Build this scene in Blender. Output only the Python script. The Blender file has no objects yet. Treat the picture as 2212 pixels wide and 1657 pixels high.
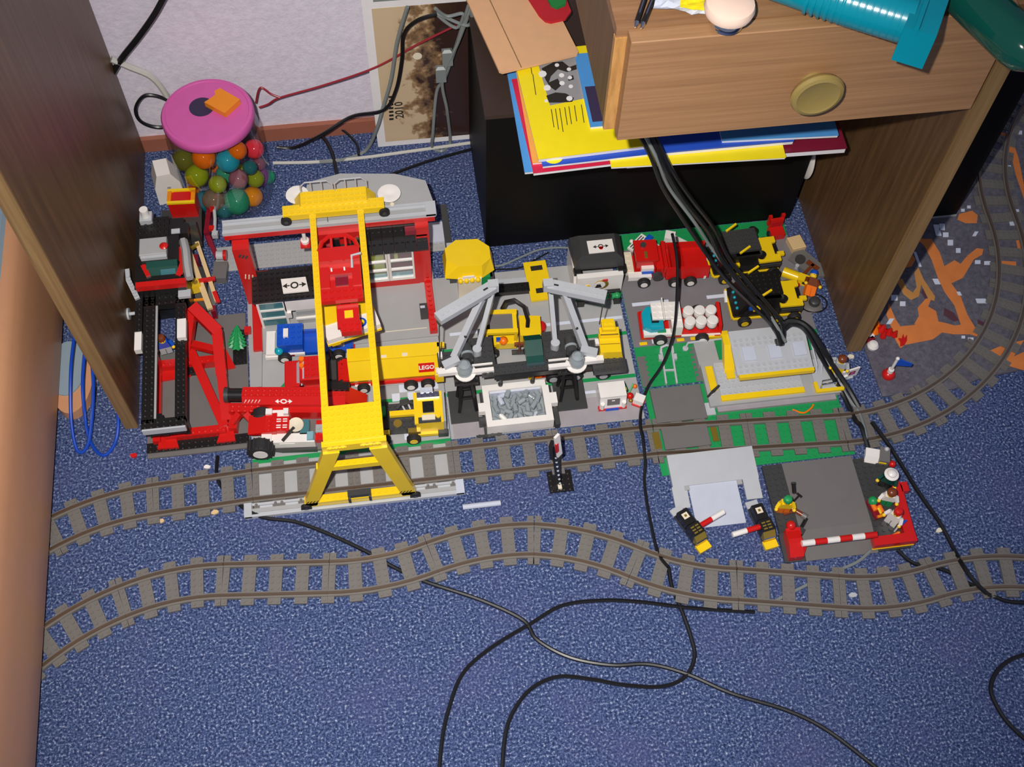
import bpy, bmesh, math, random
from mathutils import Vector, Matrix, Euler
S = 0.008                      # one toy stud in metres; all builders below work in studs
scn = bpy.context.scene
COL = scn.collection
random.seed(7)

# ---------------------------------------------------------------- camera
CAMPOS = Vector((26.6485, -83.4569, 172.6804))
cd = bpy.data.cameras.new('camera')
cam = bpy.data.objects.new('camera', cd); COL.objects.link(cam)
CX, CY, CZ = (0.990903, -0.132949, 0.02085), (0.105246, 0.86215, 0.495602), (-0.083866, -0.488899, 0.8683)
cam.matrix_world = Matrix(((CX[0], CY[0], CZ[0], CAMPOS.x*S), (CX[1], CY[1], CZ[1], CAMPOS.y*S), (CX[2], CY[2], CZ[2], CAMPOS.z*S), (0, 0, 0, 1)))
cd.sensor_width = 36.0; cd.lens = 41.732; cd.clip_start = 0.02; cd.clip_end = 50
scn.camera = cam

# ---------------------------------------------------------------- world, flash, exposure
w = bpy.data.worlds.new('room_light'); scn.world = w; w.use_nodes = True
w.node_tree.nodes['Background'].inputs[0].default_value = (0.62, 0.70, 1.0, 1)
w.node_tree.nodes['Background'].inputs[1].default_value = 0.16
ld = bpy.data.lights.new('camera_flash', 'SPOT')
ld.energy = 62; ld.color = (1.0, 0.96, 0.90); ld.shadow_soft_size = 0.012
ld.spot_size = math.radians(78); ld.spot_blend = 1.0
flash = bpy.data.objects.new('camera_flash', ld); COL.objects.link(flash)
flash.matrix_world = cam.matrix_world @ Matrix.Translation((-0.07, 0.05, 0.0)) @ Matrix.Rotation(math.radians(-3), 4, 'X')
scn.view_settings.view_transform = 'Standard'; scn.view_settings.look = 'None'
scn.view_settings.gamma = 1.0; scn.view_settings.use_curve_mapping = False
scn.view_settings.exposure = 0.65

# ---------------------------------------------------------------- materials
def lin(c):
    return tuple(((x/255)/12.92 if x/255 <= 0.04045 else (((x/255)+0.055)/1.055)**2.4) for x in c)
MATS = {}
def plastic(name, rgb, rough=0.28, var=0.06, metal=0.0, trans=0.0, bump=0.0, alpha=1.0, spec=0.5):
    m = bpy.data.materials.new(name); m.use_nodes = True
    nt = m.node_tree; b = nt.nodes['Principled BSDF']
    c = lin(rgb)
    tc = nt.nodes.new('ShaderNodeTexCoord'); nz = nt.nodes.new('ShaderNodeTexNoise')
    nz.inputs['Scale'].default_value = 60; nz.inputs['Detail'].default_value = 3
    nt.links.new(tc.outputs['Object'], nz.inputs['Vector'])
    rp = nt.nodes.new('ShaderNodeMix'); rp.data_type = 'RGBA'
    rp.inputs[6].default_value = tuple(max(0, x*(1-var)) for x in c)+(1,)
    rp.inputs[7].default_value = tuple(min(1, x*(1+var)) for x in c)+(1,)
    nt.links.new(nz.outputs['Fac'], rp.inputs[0]); nt.links.new(rp.outputs[2], b.inputs['Base Color'])
    b.inputs['Roughness'].default_value = rough; b.inputs['Metallic'].default_value = metal
    b.inputs['Transmission Weight'].default_value = trans
    b.inputs['Specular IOR Level'].default_value = spec
    if trans: b.inputs['IOR'].default_value = 1.2
    if alpha < 1: b.inputs['Alpha'].default_value = alpha
    if bump:
        bp = nt.nodes.new('ShaderNodeBump'); bp.inputs['Strength'].default_value = bump; bp.inputs['Distance'].default_value = 0.001
        n2 = nt.nodes.new('ShaderNodeTexNoise'); n2.inputs['Scale'].default_value = 300
        nt.links.new(tc.outputs['Object'], n2.inputs['Vector']); nt.links.new(n2.outputs['Fac'], bp.inputs['Height'])
        nt.links.new(bp.outputs['Normal'], b.inputs['Normal'])
    MATS[name] = m
    return m
for n, c, k in [
    ('red', (205, 26, 22), {}), ('yellow', (245, 205, 26), {}), ('blue', (18, 80, 190), {}), ('white', (238, 232, 226), {}),
    ('grey', (168, 168, 168), dict(rough=.4)), ('light_grey', (186, 188, 192), dict(rough=.35)), ('dark_grey', (112, 108, 106), dict(rough=.45)),
    ('black', (30, 28, 28), dict(rough=.3)), ('charcoal', (62, 62, 62), dict(rough=.4)), ('green', (30, 148, 82), dict(rough=.4)),
    ('tan', (222, 190, 140), {}), ('brown', (120, 58, 30), {}), ('orange', (250, 120, 20), {}), ('lime', (180, 190, 40), {}),
    ('darkgreen', (20, 70, 60), {}), ('track', (114, 109, 104), dict(rough=.5, var=.1)), ('plate_grey', (170, 170, 170), dict(rough=.5, var=.05, bump=.05)),
    ('road', (124, 120, 124), dict(rough=.55)), ('tire', (34, 33, 34), dict(rough=.6)), ('skin', (250, 205, 40), {}),
    ('rail', (150, 128, 108), dict(rough=.32, metal=.85)), ('chrome', (225, 225, 225), dict(rough=.12, metal=1)),
    ('gold', (190, 160, 70), dict(rough=.3, metal=.7)), ('cable', (24, 24, 26), dict(rough=.32)), ('cable_grey', (128, 134, 132), dict(rough=.4)),
    ('cable_white', (200, 198, 190), dict(rough=.4)), ('cable_blue', (20, 70, 180), dict(rough=.25)), ('cable_red', (150, 40, 50), dict(rough=.4)),
    ('cyan', (20, 160, 180), dict(rough=.12)), ('dirty_grey', (160, 152, 156), dict(rough=.5, var=.12)), ('dkred', (130, 20, 40), {}),
    ('white_print', (215, 220, 235), dict(rough=.5)), ('cream', (232, 220, 196), {}), ('glass_blue', (130, 175, 185), dict(rough=.08)), ('smoke', (60, 80, 84), dict(rough=.1)),
    ('window_teal', (70, 120, 128), dict(rough=.08)), ('dark_brown', (58, 44, 38), dict(rough=.5)), ('black_board', (11, 10, 11), dict(rough=.55, spec=.2)),
    ('felt_red', (190, 28, 42), dict(rough=.9)), ('felt_green', (30, 130, 60), dict(rough=.9)), ('teal', (0, 136, 156), dict(rough=.25)),
    ('pink', (208, 92, 164), dict(rough=.4)), ('navy', (52, 40, 72), dict(rough=.7)), ('amber', (236, 138, 20), dict(rough=.35)),
    ('mag_yellow', (245, 222, 30), dict(rough=.3)), ('mag_blue', (40, 80, 190), dict(rough=.3)), ('mag_light', (80, 150, 215), dict(rough=.3)), ('mag_white', (235, 232, 232), dict(rough=.4)),
    ('mag_maroon', (120, 26, 50), dict(rough=.35)), ('mag_orange', (235, 165, 80), dict(rough=.3)), ('mag_red', (205, 40, 75), dict(rough=.3)), ('ink', (40, 36, 30), dict(rough=.6)),
    ('photo_grey', (150, 148, 150), dict(rough=.3)), ('knob', (146, 126, 72), dict(rough=.25)), ('cardboard', (222, 172, 128), dict(rough=.7, var=.08)),
    ('beech', (206, 150, 112), dict(rough=.4, var=.05)), ('bed_blue', (140, 158, 172), dict(rough=.6)), ('orange_paint', (222, 128, 62), dict(rough=.8, var=.15)), ('ochre_paint', (196, 136, 70), dict(rough=.8, var=.15)),
    ('maroon_paint', (90, 50, 62), dict(rough=.8, var=.2)), ('clear_grey', (196, 200, 214), dict(rough=.1)), ('stone', (150, 158, 162), dict(rough=.25)), ('felt_white', (236, 206, 186), dict(rough=.95, var=.1)),
    ('bottle_green', (14, 78, 66), dict(rough=.1)), ('baseboard_wood', (160, 98, 76), dict(rough=.5)),
]:
    plastic(n, c, **k)

def wood(name, c1, c2, c3, sc=(2.2, 60, 60), rough=0.5):
    m = bpy.data.materials.new(name); m.use_nodes = True
    nt = m.node_tree; b = nt.nodes['Principled BSDF']
    tc = nt.nodes.new('ShaderNodeTexCoord'); mp = nt.nodes.new('ShaderNodeMapping')
    mp.inputs['Scale'].default_value = sc
    nz = nt.nodes.new('ShaderNodeTexNoise'); nz.inputs['Scale'].default_value = 3; nz.inputs['Detail'].default_value = 6; nz.inputs['Roughness'].default_value = .65
    cr = nt.nodes.new('ShaderNodeValToRGB'); e = cr.color_ramp.elements
    e[0].position = .30; e[0].color = lin(c1)+(1,); e[1].position = .72; e[1].color = lin(c3)+(1,)
    mid = e.new(.5); mid.color = lin(c2)+(1,)
    nt.links.new(tc.outputs['Object'], mp.inputs['Vector']); nt.links.new(mp.outputs[0], nz.inputs['Vector'])
    nt.links.new(nz.outputs['Fac'], cr.inputs[0]); nt.links.new(cr.outputs[0], b.inputs['Base Color'])
    b.inputs['Roughness'].default_value = rough
    bp = nt.nodes.new('ShaderNodeBump'); bp.inputs['Strength'].default_value = .08; bp.inputs['Distance'].default_value = .001
    nt.links.new(nz.outputs['Fac'], bp.inputs['Height']); nt.links.new(bp.outputs[0], b.inputs['Normal'])
    MATS[name] = m
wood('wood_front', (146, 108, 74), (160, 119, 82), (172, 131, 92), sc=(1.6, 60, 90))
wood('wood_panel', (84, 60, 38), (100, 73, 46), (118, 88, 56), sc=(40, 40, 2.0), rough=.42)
wood('wood_edge', (118, 90, 54), (138, 107, 66), (156, 123, 78), sc=(60, 60, 1.5))
wood('wood_raw', (150, 106, 58), (190, 140, 80), (206, 160, 100), sc=(40, 40, 6))
wood('wood_top', (128, 92, 62), (150, 110, 76), (170, 128, 92), sc=(2, 40, 40))

def speckle(name, stops, scale, bump=.6, rough=.95, big=None):
    m = bpy.data.materials.new(name); m.use_nodes = True
    nt = m.node_tree; b = nt.nodes['Principled BSDF']
    tc = nt.nodes.new('ShaderNodeTexCoord')
    nz = nt.nodes.new('ShaderNodeTexNoise'); nz.inputs['Scale'].default_value = scale; nz.inputs['Detail'].default_value = 2.5; nz.inputs['Roughness'].default_value = .7
    cr = nt.nodes.new('ShaderNodeValToRGB'); e = cr.color_ramp.elements
    e[0].position = stops[0][0]; e[0].color = lin(stops[0][1])+(1,)
    e[1].position = stops[-1][0]; e[1].color = lin(stops[-1][1])+(1,)
    for p, c in stops[1:-1]:
        q = e.new(p); q.color = lin(c)+(1,)
    nt.links.new(tc.outputs['Object'], nz.inputs['Vector']); nt.links.new(nz.outputs['Fac'], cr.inputs[0])
    out = cr.outputs[0]
    if big:
        n3 = nt.nodes.new('ShaderNodeTexNoise'); n3.inputs['Scale'].default_value = big[0]; n3.inputs['Detail'].default_value = 4
        c3 = nt.nodes.new('ShaderNodeValToRGB'); c3.color_ramp.elements[0].position = big[2]; c3.color_ramp.elements[1].position = big[3]
        mx = nt.nodes.new('ShaderNodeMix'); mx.data_type = 'RGBA'; mx.inputs[7].default_value = lin(big[1])+(1,)
        nt.links.new(tc.outputs['Object'], n3.inputs['Vector']); nt.links.new(n3.outputs['Fac'], c3.inputs[0])
        ml = nt.nodes.new('ShaderNodeMath'); ml.operation = 'MULTIPLY'; ml.inputs[1].default_value = big[4]
        nt.links.new(c3.outputs[0], ml.inputs[0]); nt.links.new(ml.outputs[0], mx.inputs[0]); nt.links.new(out, mx.inputs[6]); out = mx.outputs[2]
    nt.links.new(out, b.inputs['Base Color'])
    b.inputs['Roughness'].default_value = rough; b.inputs['Specular IOR Level'].default_value = .2
    bp = nt.nodes.new('ShaderNodeBump'); bp.inputs['Strength'].default_value = bump; bp.inputs['Distance'].default_value = .002
    nt.links.new(nz.outputs['Fac'], bp.inputs['Height']); nt.links.new(bp.outputs[0], b.inputs['Normal'])
    MATS[name] = m
speckle('carpet', [(.30, (28, 34, 62)), (.42, (48, 60, 100)), (.52, (70, 86, 128)), (.60, (104, 118, 156)), (.69, (186, 190, 206))], 340, big=(9, (84, 84, 130), .5, .8, .5))
speckle('wallpaper', [(.3, (216, 208, 222)), (.7, (232, 224, 236))], 120, bump=.5, rough=.9)
speckle('play_mat', [(.3, (84, 82, 92)), (.7, (112, 108, 118))], 160, bump=.2, rough=.9, big=(14, (82, 72, 84), .5, .75, .5))

def clear(name, rgb, mixf=.12, tint=(1, 1, 1)):
    """thin clear plastic: mostly straight-through with a glossy skin"""
    m = bpy.data.materials.new(name); m.use_nodes = True
    nt = m.node_tree
    for n in list(nt.nodes):
        if n.type != 'OUTPUT_MATERIAL': nt.nodes.remove(n)
    out = [n for n in nt.nodes if n.type == 'OUTPUT_MATERIAL'][0]
    tr = nt.nodes.new('ShaderNodeBsdfTransparent'); tr.inputs[0].default_value = tint+(1,)
    gl = nt.nodes.new('ShaderNodeBsdfGlossy'); gl.inputs['Roughness'].default_value = .06; gl.inputs[0].default_value = lin(rgb)+(1,)
    lw = nt.nodes.new('ShaderNodeLayerWeight'); lw.inputs[0].default_value = .25
    mt = nt.nodes.new('ShaderNodeMath'); mt.operation = 'MULTIPLY_ADD'; mt.inputs[1].default_value = .45; mt.inputs[2].default_value = mixf*.4
    nt.links.new(lw.outputs['Facing'], mt.inputs[0])
    mx = nt.nodes.new('ShaderNodeMixShader')
    nt.links.new(mt.outputs[0], mx.inputs[0]); nt.links.new(tr.outputs[0], mx.inputs[1]); nt.links.new(gl.outputs[0], mx.inputs[2]); nt.links.new(mx.outputs[0], out.inputs[0])
    MATS[name] = m
clear('clear', (235, 240, 245))
def gel(name, rgb, tr=.55):
    m = plastic(name, rgb, rough=.08, var=.25, trans=tr)
    return m

# ---------------------------------------------------------------- mesh helpers (studs)
class MB:
    def __init__(s): s.v = []; s.f = []
    def add(s, vs, fs):
        o = len(s.v); s.v += [tuple(p) for p in vs]; s.f += [tuple(i+o for i in f) for f in fs]; return s
    def box(s, x0, y0, z0, x1, y1, z1):
        return s.add([(x0, y0, z0), (x1, y0, z0), (x1, y1, z0), (x0, y1, z0), (x0, y0, z1), (x1, y0, z1), (x1, y1, z1), (x0, y1, z1)],
                     [(0, 3, 2, 1), (4, 5, 6, 7), (0, 1, 5, 4), (1, 2, 6, 5), (2, 3, 7, 6), (3, 0, 4, 7)])
    def bbox(s, x0, y0, z0, x1, y1, z1, b=.12):
        """box with chamfered upper edges"""
        vs = [(x0, y0, z0), (x1, y0, z0), (x1, y1, z0), (x0, y1, z0), (x0, y0, z1-b), (x1, y0, z1-b), (x1, y1, z1-b), (x0, y1, z1-b),
              (x0+b, y0+b, z1), (x1-b, y0+b, z1), (x1-b, y1-b, z1), (x0+b, y1-b, z1)]
        return s.add(vs, [(0, 3, 2, 1), (8, 9, 10, 11)]+[(i, (i+1) % 4, (i+1) % 4+4, i+4) for i in range(4)]+[(i+4, (i+1) % 4+4, (i+1) % 4+8, i+8) for i in range(4)])
    def prism(s, poly, a0, a1, axis='z'):
        """extrude a polygon; axis z: poly in xy; y: poly in xz; x: poly in yz"""
        n = len(poly)
        def P(p, a): return (p[0], p[1], a) if axis == 'z' else ((p[0], a, p[1]) if axis == 'y' else (a, p[0], p[1]))
        vs = [P(p, a0) for p in poly]+[P(p, a1) for p in poly]
        ar = sum(poly[i][0]*poly[(i+1) % n][1]-poly[(i+1) % n][0]*poly[i][1] for i in range(n))
        fl = (ar < 0) != (a1 < a0)
        if axis == 'y': fl = not fl
        fs = [tuple(range(n))[::-1], tuple(range(n, 2*n))]+[(i, (i+1) % n, (i+1) % n+n, i+n) for i in range(n)]
        if fl: fs = [f[::-1] for f in fs]
        return s.add(vs, fs)
    def frame(s, o, i, a0, a1, axis='y'):
        """rectangular ring o=(x0,z0,x1,z1) minus i, extruded"""
        def B(x0, z0, x1, z1):
            if axis == 'y': s.box(x0, a0, z0, x1, a1, z1)
            elif axis == 'x': s.box(a0, x0, z0, a1, x1, z1)
            else: s.box(x0, z0, a0, x1, z1, a1)
        B(o[0], o[1], i[0], o[3]); B(i[2], o[1], o[2], o[3]); B(i[0], o[1], i[2], i[1]); B(i[0], i[3], i[2], o[3])
        return s
    def cyl(s, c, r, h, axis='z', n=12, r2=None):
        r2 = r if r2 is None else r2
        vs = []
        for k, (a, rr) in enumerate(((0, r), (h, r2))):
            for i in range(n):
                t = 2*math.pi*i/n; x, y = rr*math.cos(t), rr*math.sin(t)
                vs.append((c[0]+x, c[1]+y, c[2]+a) if axis == 'z' else ((c[0]+x, c[1]+a, c[2]-y) if axis == 'y' else (c[0]+a, c[1]+x, c[2]+y)))
        return s.add(vs, [tuple(range(n))[::-1], tuple(range(n, 2*n))]+[(i, (i+1) % n, (i+1) % n+n, i+n) for i in range(n)])
    def studs(s, x0, y0, nx, ny, z, n=8, r=.3, h=.21, step=1):
        for i in range(nx):
            for j in range(ny):
                s.cyl((x0+.5+i*step, y0+.5+j*step, z-.01), r, h, n=n)
        return s
    def brick(s, x0, y0, z0, x1, y1, z1, n=8):
        s.box(x0, y0, z0, x1, y1, z1)
        nx, ny = max(1, int(round(x1-x0))), max(1, int(round(y1-y0)))
        ax, ay = (x1-x0)/nx, (y1-y0)/ny
        for i in range(nx):
            for j in range(ny): s.cyl((x0+(i+.5)*ax, y0+(j+.5)*ay, z1-.01), .3, .21, n=n)
        return s
    def tube(s, pts, r, n=8, closed=False):
        P = [Vector(p) for p in pts]; m = len(P); rings = []
        up = Vector((0, 0, 1)); prev = None
        for i in range(m):
            if closed: d = P[(i+1) % m]-P[i-1]
            else: d = P[min(i+1, m-1)]-P[max(i-1, 0)]
            if d.length < 1e-9: d = Vector((1, 0, 0))
            d.normalize()
            if prev is None:
                a = d.cross(up if abs(d.z) < .95 else Vector((1, 0, 0)))
            else: a = prev-d*prev.dot(d)
            if a.length < 1e-6: a = d.orthogonal()
            a.normalize(); prev = a; b = d.cross(a)
            rr = r[i] if isinstance(r, (list, tuple)) else r
            rings.append([P[i]+a*(rr*math.cos(2*math.pi*k/n))+b*(rr*math.sin(2*math.pi*k/n)) for k in range(n)])
        vs = [tuple(q) for R_ in rings for q in R_]; fs = []
        for i in range(m if closed else m-1):
            j = (i+1) % m
            fs += [(i*n+k, i*n+(k+1) % n, j*n+(k+1) % n, j*n+k) for k in range(n)]
        if not closed: fs += [tuple(range(n))[::-1], tuple(range((m-1)*n, m*n))]
        return s.add(vs, fs)
    def lathe(s, c, prof, n=20, axis='z', cap=True):
        """prof: list of (r, h)"""
        vs = []; m = len(prof)
        for r, h in prof:
            for i in range(n):
                t = 2*math.pi*i/n; x, y = r*math.cos(t), r*math.sin(t)
                vs.append((c[0]+x, c[1]+y, c[2]+h) if axis == 'z' else ((c[0]+x, c[1]+h, c[2]-y) if axis == 'y' else (c[0]+h, c[1]+x, c[2]+y)))
        fs = [(j*n+i, j*n+(i+1) % n, (j+1)*n+(i+1) % n, (j+1)*n+i) for j in range(m-1) for i in range(n)]
        if cap: fs += [tuple(range(n))[::-1], tuple(range((m-1)*n, m*n))]
        return s.add(vs, fs)
    def ball(s, c, r, n=16, sq=(1, 1, 1)):
        m = n//2; vs = [(c[0], c[1], c[2]-r*sq[2])]; fs = []
        for j in range(1, m):
            a = math.pi*j/m
            for i in range(n):
                t = 2*math.pi*i/n
                vs.append((c[0]+r*sq[0]*math.sin(a)*math.cos(t), c[1]+r*sq[1]*math.sin(a)*math.sin(t), c[2]-r*sq[2]*math.cos(a)))
        vs.append((c[0], c[1], c[2]+r*sq[2])); L = len(vs)-1
        for i in range(n):
            fs.append((0, 1+(i+1) % n, 1+i)); fs.append((L, L-n+i, L-n+(i+1) % n))
        for j in range(m-2):
            for i in range(n): fs.append((1+j*n+i, 1+j*n+(i+1) % n, 1+(j+1)*n+(i+1) % n, 1+(j+1)*n+i))
        return s.add(vs, fs)
    def xf(s, loc=(0, 0, 0), rot=(0, 0, 0), sc=1.0):
        M = Matrix.Translation(loc) @ Euler([math.radians(a) for a in rot]).to_matrix().to_4x4() @ Matrix.Scale(sc, 4)
        s.v = [tuple(M @ Vector(p)) for p in s.v]; return s
    def join(s, o): return s.add(o.v, o.f)
    def build(s, name, mat, parent=None, smooth=False, loc=None):
        me = bpy.data.meshes.new(name)
        ox, oy, oz = loc if loc else (0, 0, 0)
        me.from_pydata([((x-ox)*S, (y-oy)*S, (z-oz)*S) for x, y, z in s.v], [], s.f); me.update()
        if smooth:
            me.polygons.foreach_set('use_smooth', [True]*len(me.polygons))
            me.set_sharp_from_angle(angle=math.radians(smooth if smooth is not True else 40))
        me.materials.append(MATS[mat])
        o = bpy.data.objects.new(name, me); COL.objects.link(o)
        if parent: o.parent = parent
        if loc: o.location = (ox*S, oy*S, oz*S)
        return o
def tag(o, label, cat, group=None, kind=None):
    o['label'] = label; o['category'] = cat
    if group: o['group'] = group
    if kind: o['kind'] = kind
    return o
def thing(name, label, cat, loc, rz=0, group=None, rot=None):
    o = bpy.data.objects.new(name, None); COL.objects.link(o); o.empty_display_size = .01
    o.location = Vector(loc)*S; o.rotation_euler = (0, 0, math.radians(rz)) if rot is None else [math.radians(a) for a in rot]
    return tag(o, label, cat, group)
def struct(o): o['kind'] = 'structure'; return o
def copy_part(o, parent):
    c = o.copy(); COL.objects.link(c); c.parent = parent
    for ch in list(o.children): copy_part(ch, c)
    return c
def copy_thing(o, loc, rz=None, label=None):
    c = o.copy(); COL.objects.link(c); c.location = Vector(loc)*S
    if rz is not None: c.rotation_euler = (0, 0, math.radians(rz))
    if label: c['label'] = label
    for ch in list(o.children): copy_part(ch, c)
    return c
def smooth_path(pts, k=6):
    """Catmull-Rom through 3D points"""
    P = [Vector(p) for p in pts]; out = []
    for i in range(len(P)-1):
        a, b, c, d = P[max(i-1, 0)], P[i], P[i+1], P[min(i+2, len(P)-1)]
        for j in range(k):
            t = j/k
            out.append(.5*((2*b)+(c-a)*t+(2*a-5*b+4*c-d)*t*t+(3*b-a-3*c+d)*t**3))
    return out+[P[-1]]
def FL(px, py, z=0.0):
    """where the sight line through a spot of the photograph meets the level z (studs)"""
    x, y = (px-1106)/2564.21, -(py-828.5)/2564.21
    d = Vector(CX)*x+Vector(CY)*y-Vector(CZ)
    t = (z-CAMPOS.z)/d.z
    return CAMPOS+d*t
def F2(px, py, z=0.0):
    q = FL(px, py, z); return (q.x, q.y)
def text_mesh(name, txt, size, mat, parent, M, bold=0.0, ext=.02):
    """flat lettering as a thin mesh; M places it (studs)"""
    cu = bpy.data.curves.new(name, 'FONT'); cu.body = txt; cu.size = size; cu.align_x = 'CENTER'; cu.align_y = 'CENTER'; cu.extrude = ext; cu.offset = bold; cu.resolution_u = 2
    tmp = bpy.data.objects.new(name+'_tmp', cu); COL.objects.link(tmp)
    dg = bpy.context.evaluated_depsgraph_get(); dg.update()
    me = bpy.data.meshes.new_from_object(tmp.evaluated_get(dg))
    bpy.data.objects.remove(tmp); bpy.data.curves.remove(cu)
    me.transform(Matrix.Scale(S, 4) @ M); me.materials.clear(); me.materials.append(MATS[mat])
    o = bpy.data.objects.new(name, me); COL.objects.link(o); o.parent = parent
    return o
# ================================================================ the room
struct(MB().box(-150, -140, -1, 260, 72.0, 0).build('floor', 'carpet'))
struct(MB().box(-150, 72.4, 0, 260, 76, 240).build('wall_back', 'wallpaper'))
struct(MB().box(-150, 71.4, 0, 260, 72.4, 3.2).build('baseboard_back', 'baseboard_wood'))

# ---- desk carcass: two side panels, drawer box, top
desk = thing('desk', 'brown wood veneer desk with one deep drawer standing against the wall', 'desk', (42, 13, 0))
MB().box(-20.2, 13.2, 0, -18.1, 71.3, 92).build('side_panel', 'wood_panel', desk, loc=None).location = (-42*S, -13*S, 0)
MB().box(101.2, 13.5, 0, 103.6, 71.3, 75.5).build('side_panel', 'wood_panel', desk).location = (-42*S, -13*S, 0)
for x0, x1 in ((-20.2, -18.1), (101.2, 103.6)):
    MB().box(x0-.02, 12.9, 0.02, x1+.02, 13.6 if x0 > 0 else 13.3, 75.4 if x0 > 0 else 92).build('edge_band', 'wood_edge', desk).location = (-42*S, -13*S, 0)
MB().box(53.8, 15.2, 60.4, 55.6, 70, 75.5).build('box_side', 'wood_panel', desk).location = (-42*S, -13*S, 0)
MB().box(53.6, 14.4, 60.4, 55.7, 15.25, 75.5).build('raw_edge', 'wood_raw', desk).location = (-42*S, -13*S, 0)
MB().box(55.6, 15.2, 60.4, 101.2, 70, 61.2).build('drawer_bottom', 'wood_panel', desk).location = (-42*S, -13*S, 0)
MB().box(53.7, 14.6, 75.5, 103.7, 71.3, 76.9).build('top_board', 'wood_top', desk).location = (-42*S, -13*S, 0)
dr = MB().bbox(0, 0, 0, 45.6, 16.3, 2.0, b=.12)
dr.v = [(x+55.0, 14.4-z, y+60.4) for x, y, z in dr.v]
dro = dr.build('drawer_front', 'wood_front', desk); dro.location = (-42*S, -13*S, 0)
kn = MB().lathe((78, 12.4, 68.0), [(1.5, 0), (1.5, -.9), (2.2, -1.1), (3.1, -1.7), (3.25, -2.2), (3.05, -2.6), (2.6, -2.75), (2.3, -2.6), (0.2, -2.65)], n=32, axis='y')
kn.build('knob', 'knob', dro, smooth=True)

# ---- low black cabinet behind the layout
cab = thing('cabinet', 'low black cabinet under the drawer carrying the magazines', 'cabinet', (70, 56, 0))
MB().box(42.4-70, 42.2-56, 0, 98.4-70, 71.3-56, 33.4).build('body', 'black_board', cab)
MB().box(42.2-70, 42.0-56, 33.4, 98.6-70, 71.3-56, 34.2).build('top', 'dark_brown', cab)
# ---- black box to the right of the desk
bx = thing('box', 'tall flat black box standing on the floor right of the desk', 'box', (118, 48, 0))
MB().box(-12, -9, .5, 10.9, 12, 92).build('body', 'black_board', bx)
MB().box(-12.1, -9.2, 0, 11.0, 12.1, .6).build('foot_strip', 'grey', bx)

# ---- bed on the left: beech side board, blue-grey mattress cover, rounded leg board
bed = thing('bed', 'bed side with rounded light beech board and blue-grey cover at the left edge', 'bed', (-36, -25, 0))
prof = [(-30.8, 1.6), (-30.2, 3.4), (-30.0, 9), (-30.1, 15), (-30.5, 19.5), (-31.2, 22), (-32.2, 23.2), (-33.2, 23.3), (-33.2, 1.6)]
b = MB().prism([(x+36, z) for x, z in prof], -75, 74, axis='y'); b.build('side_board', 'beech', bed, smooth=50)
MB().bbox(-42, -75, 1.6, 2.8, 73, 23.0, b=.8).build('mattress', 'bed_blue', bed)
lg = MB().prism([(7.4+3.4*math.cos(a), 47.5+6.8*math.sin(a)) for a in [math.pi*2*i/28 for i in range(28)]], 0, 2.2); lg.build('foot_board', 'beech', bed, smooth=50)
MB().prism([(6.6+3.0*math.cos(a), 49.2+5.2*math.sin(a)) for a in [math.pi*2*i/28 for i in range(28)]], 2.2, 2.5).build('foot_pad', 'bed_blue', bed)
tag(MB().tube(smooth_path([(-26.8, 30, 7), (-27.6, 22, 6), (-28.2, 14, 2.5), (-27.5, 9.5, .5), (-25.7, 11, 1), (-24.2, 19, 5), (-24.9, 26, 7), (-25.9, 19, 5), (-25.9, 12, .8), (-23.6, 8.3, .5), (-21.6, 10.5, .6), (-21.0, 15, 2), (-22.2, 21, 3)], 8), .28, n=8).build('cable', 'cable_blue', smooth=True), 'glossy blue cable hanging in loops beside the left desk panel', 'cable')

# ---- play mat with painted shapes and printed dashes
mat = thing('play_mat', 'grey road play mat with orange paint on the floor right of the desk', 'mat', (130, 35, 0))
outl = [F2(1866, 752), F2(1905, 858), F2(2060, 842), F2(2120, 818), F2(2235, 795)]
outl = [(x, y) for x, y in outl]+[(165, 8), (172, 70), (104.8, 70)]
MB().prism([(x-130, y-35) for x, y in outl], .02, .32).build('mat_sheet', 'play_mat', mat)
def paint(name, m, px, z1=.36):
    MB().prism([(F2(x, y, z1)[0]-130, F2(x, y, z1)[1]-35) for x, y in px], .3, z1).build(name, m, mat)
paint('orange_paint', 'orange_paint', [(1980, 516), (2012, 516), (2030, 545), (2040, 575), (2062, 562), (2075, 570), (2090, 552), (2110, 536), (2124, 538), (2122, 550), (2104, 560), (2080, 600), (2055, 612), (2075, 640), (2090, 680), (2105, 705), (2118, 718), (2108, 724), (2090, 715), (2075, 700), (2062, 660), (2040, 630), (2026, 600), (2012, 560), (1996, 530)])
paint('orange_paint', 'orange_paint', [(1920, 655), (1935, 690), (1945, 705), (1975, 702), (2000, 690), (2040, 697), (2062, 703), (2085, 700), (2118, 718), (2122, 730), (2095, 722), (2060, 722), (2035, 718), (2015, 733), (1980, 740), (1955, 745), (1945, 752), (1935, 735), (1925, 705), (1915, 680)], .37)
paint('ochre_paint', 'ochre_paint', [(1935, 604), (1950, 602), (1958, 622), (1972, 632), (1980, 620), (1975, 588), (1984, 578), (1996, 605), (2020, 640), (2018, 650), (2005, 645), (1990, 615), (1985, 640), (1968, 648), (1952, 636)])
paint('orange_paint', 'orange_paint', [(1982, 665), (2000, 645), (2012, 645), (2005, 662), (2022, 672), (2028, 698), (2000, 702), (1975, 700), (1985, 682)], .35)
paint('orange_paint', 'orange_paint', [(1968, 545), (1978, 560), (1970, 575), (1950, 580), (1940, 575)], .35)
paint('orange_paint', 'orange_paint', [(2072, 462), (2100, 455), (2112, 465), (2110, 482), (2085, 482), (2068, 474)], .35)
paint('orange_paint', 'orange_paint', [(2160, 285), (2182, 290), (2200, 340), (2212, 400), (2212, 430), (2195, 380), (2185, 340)], .35)
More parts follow.
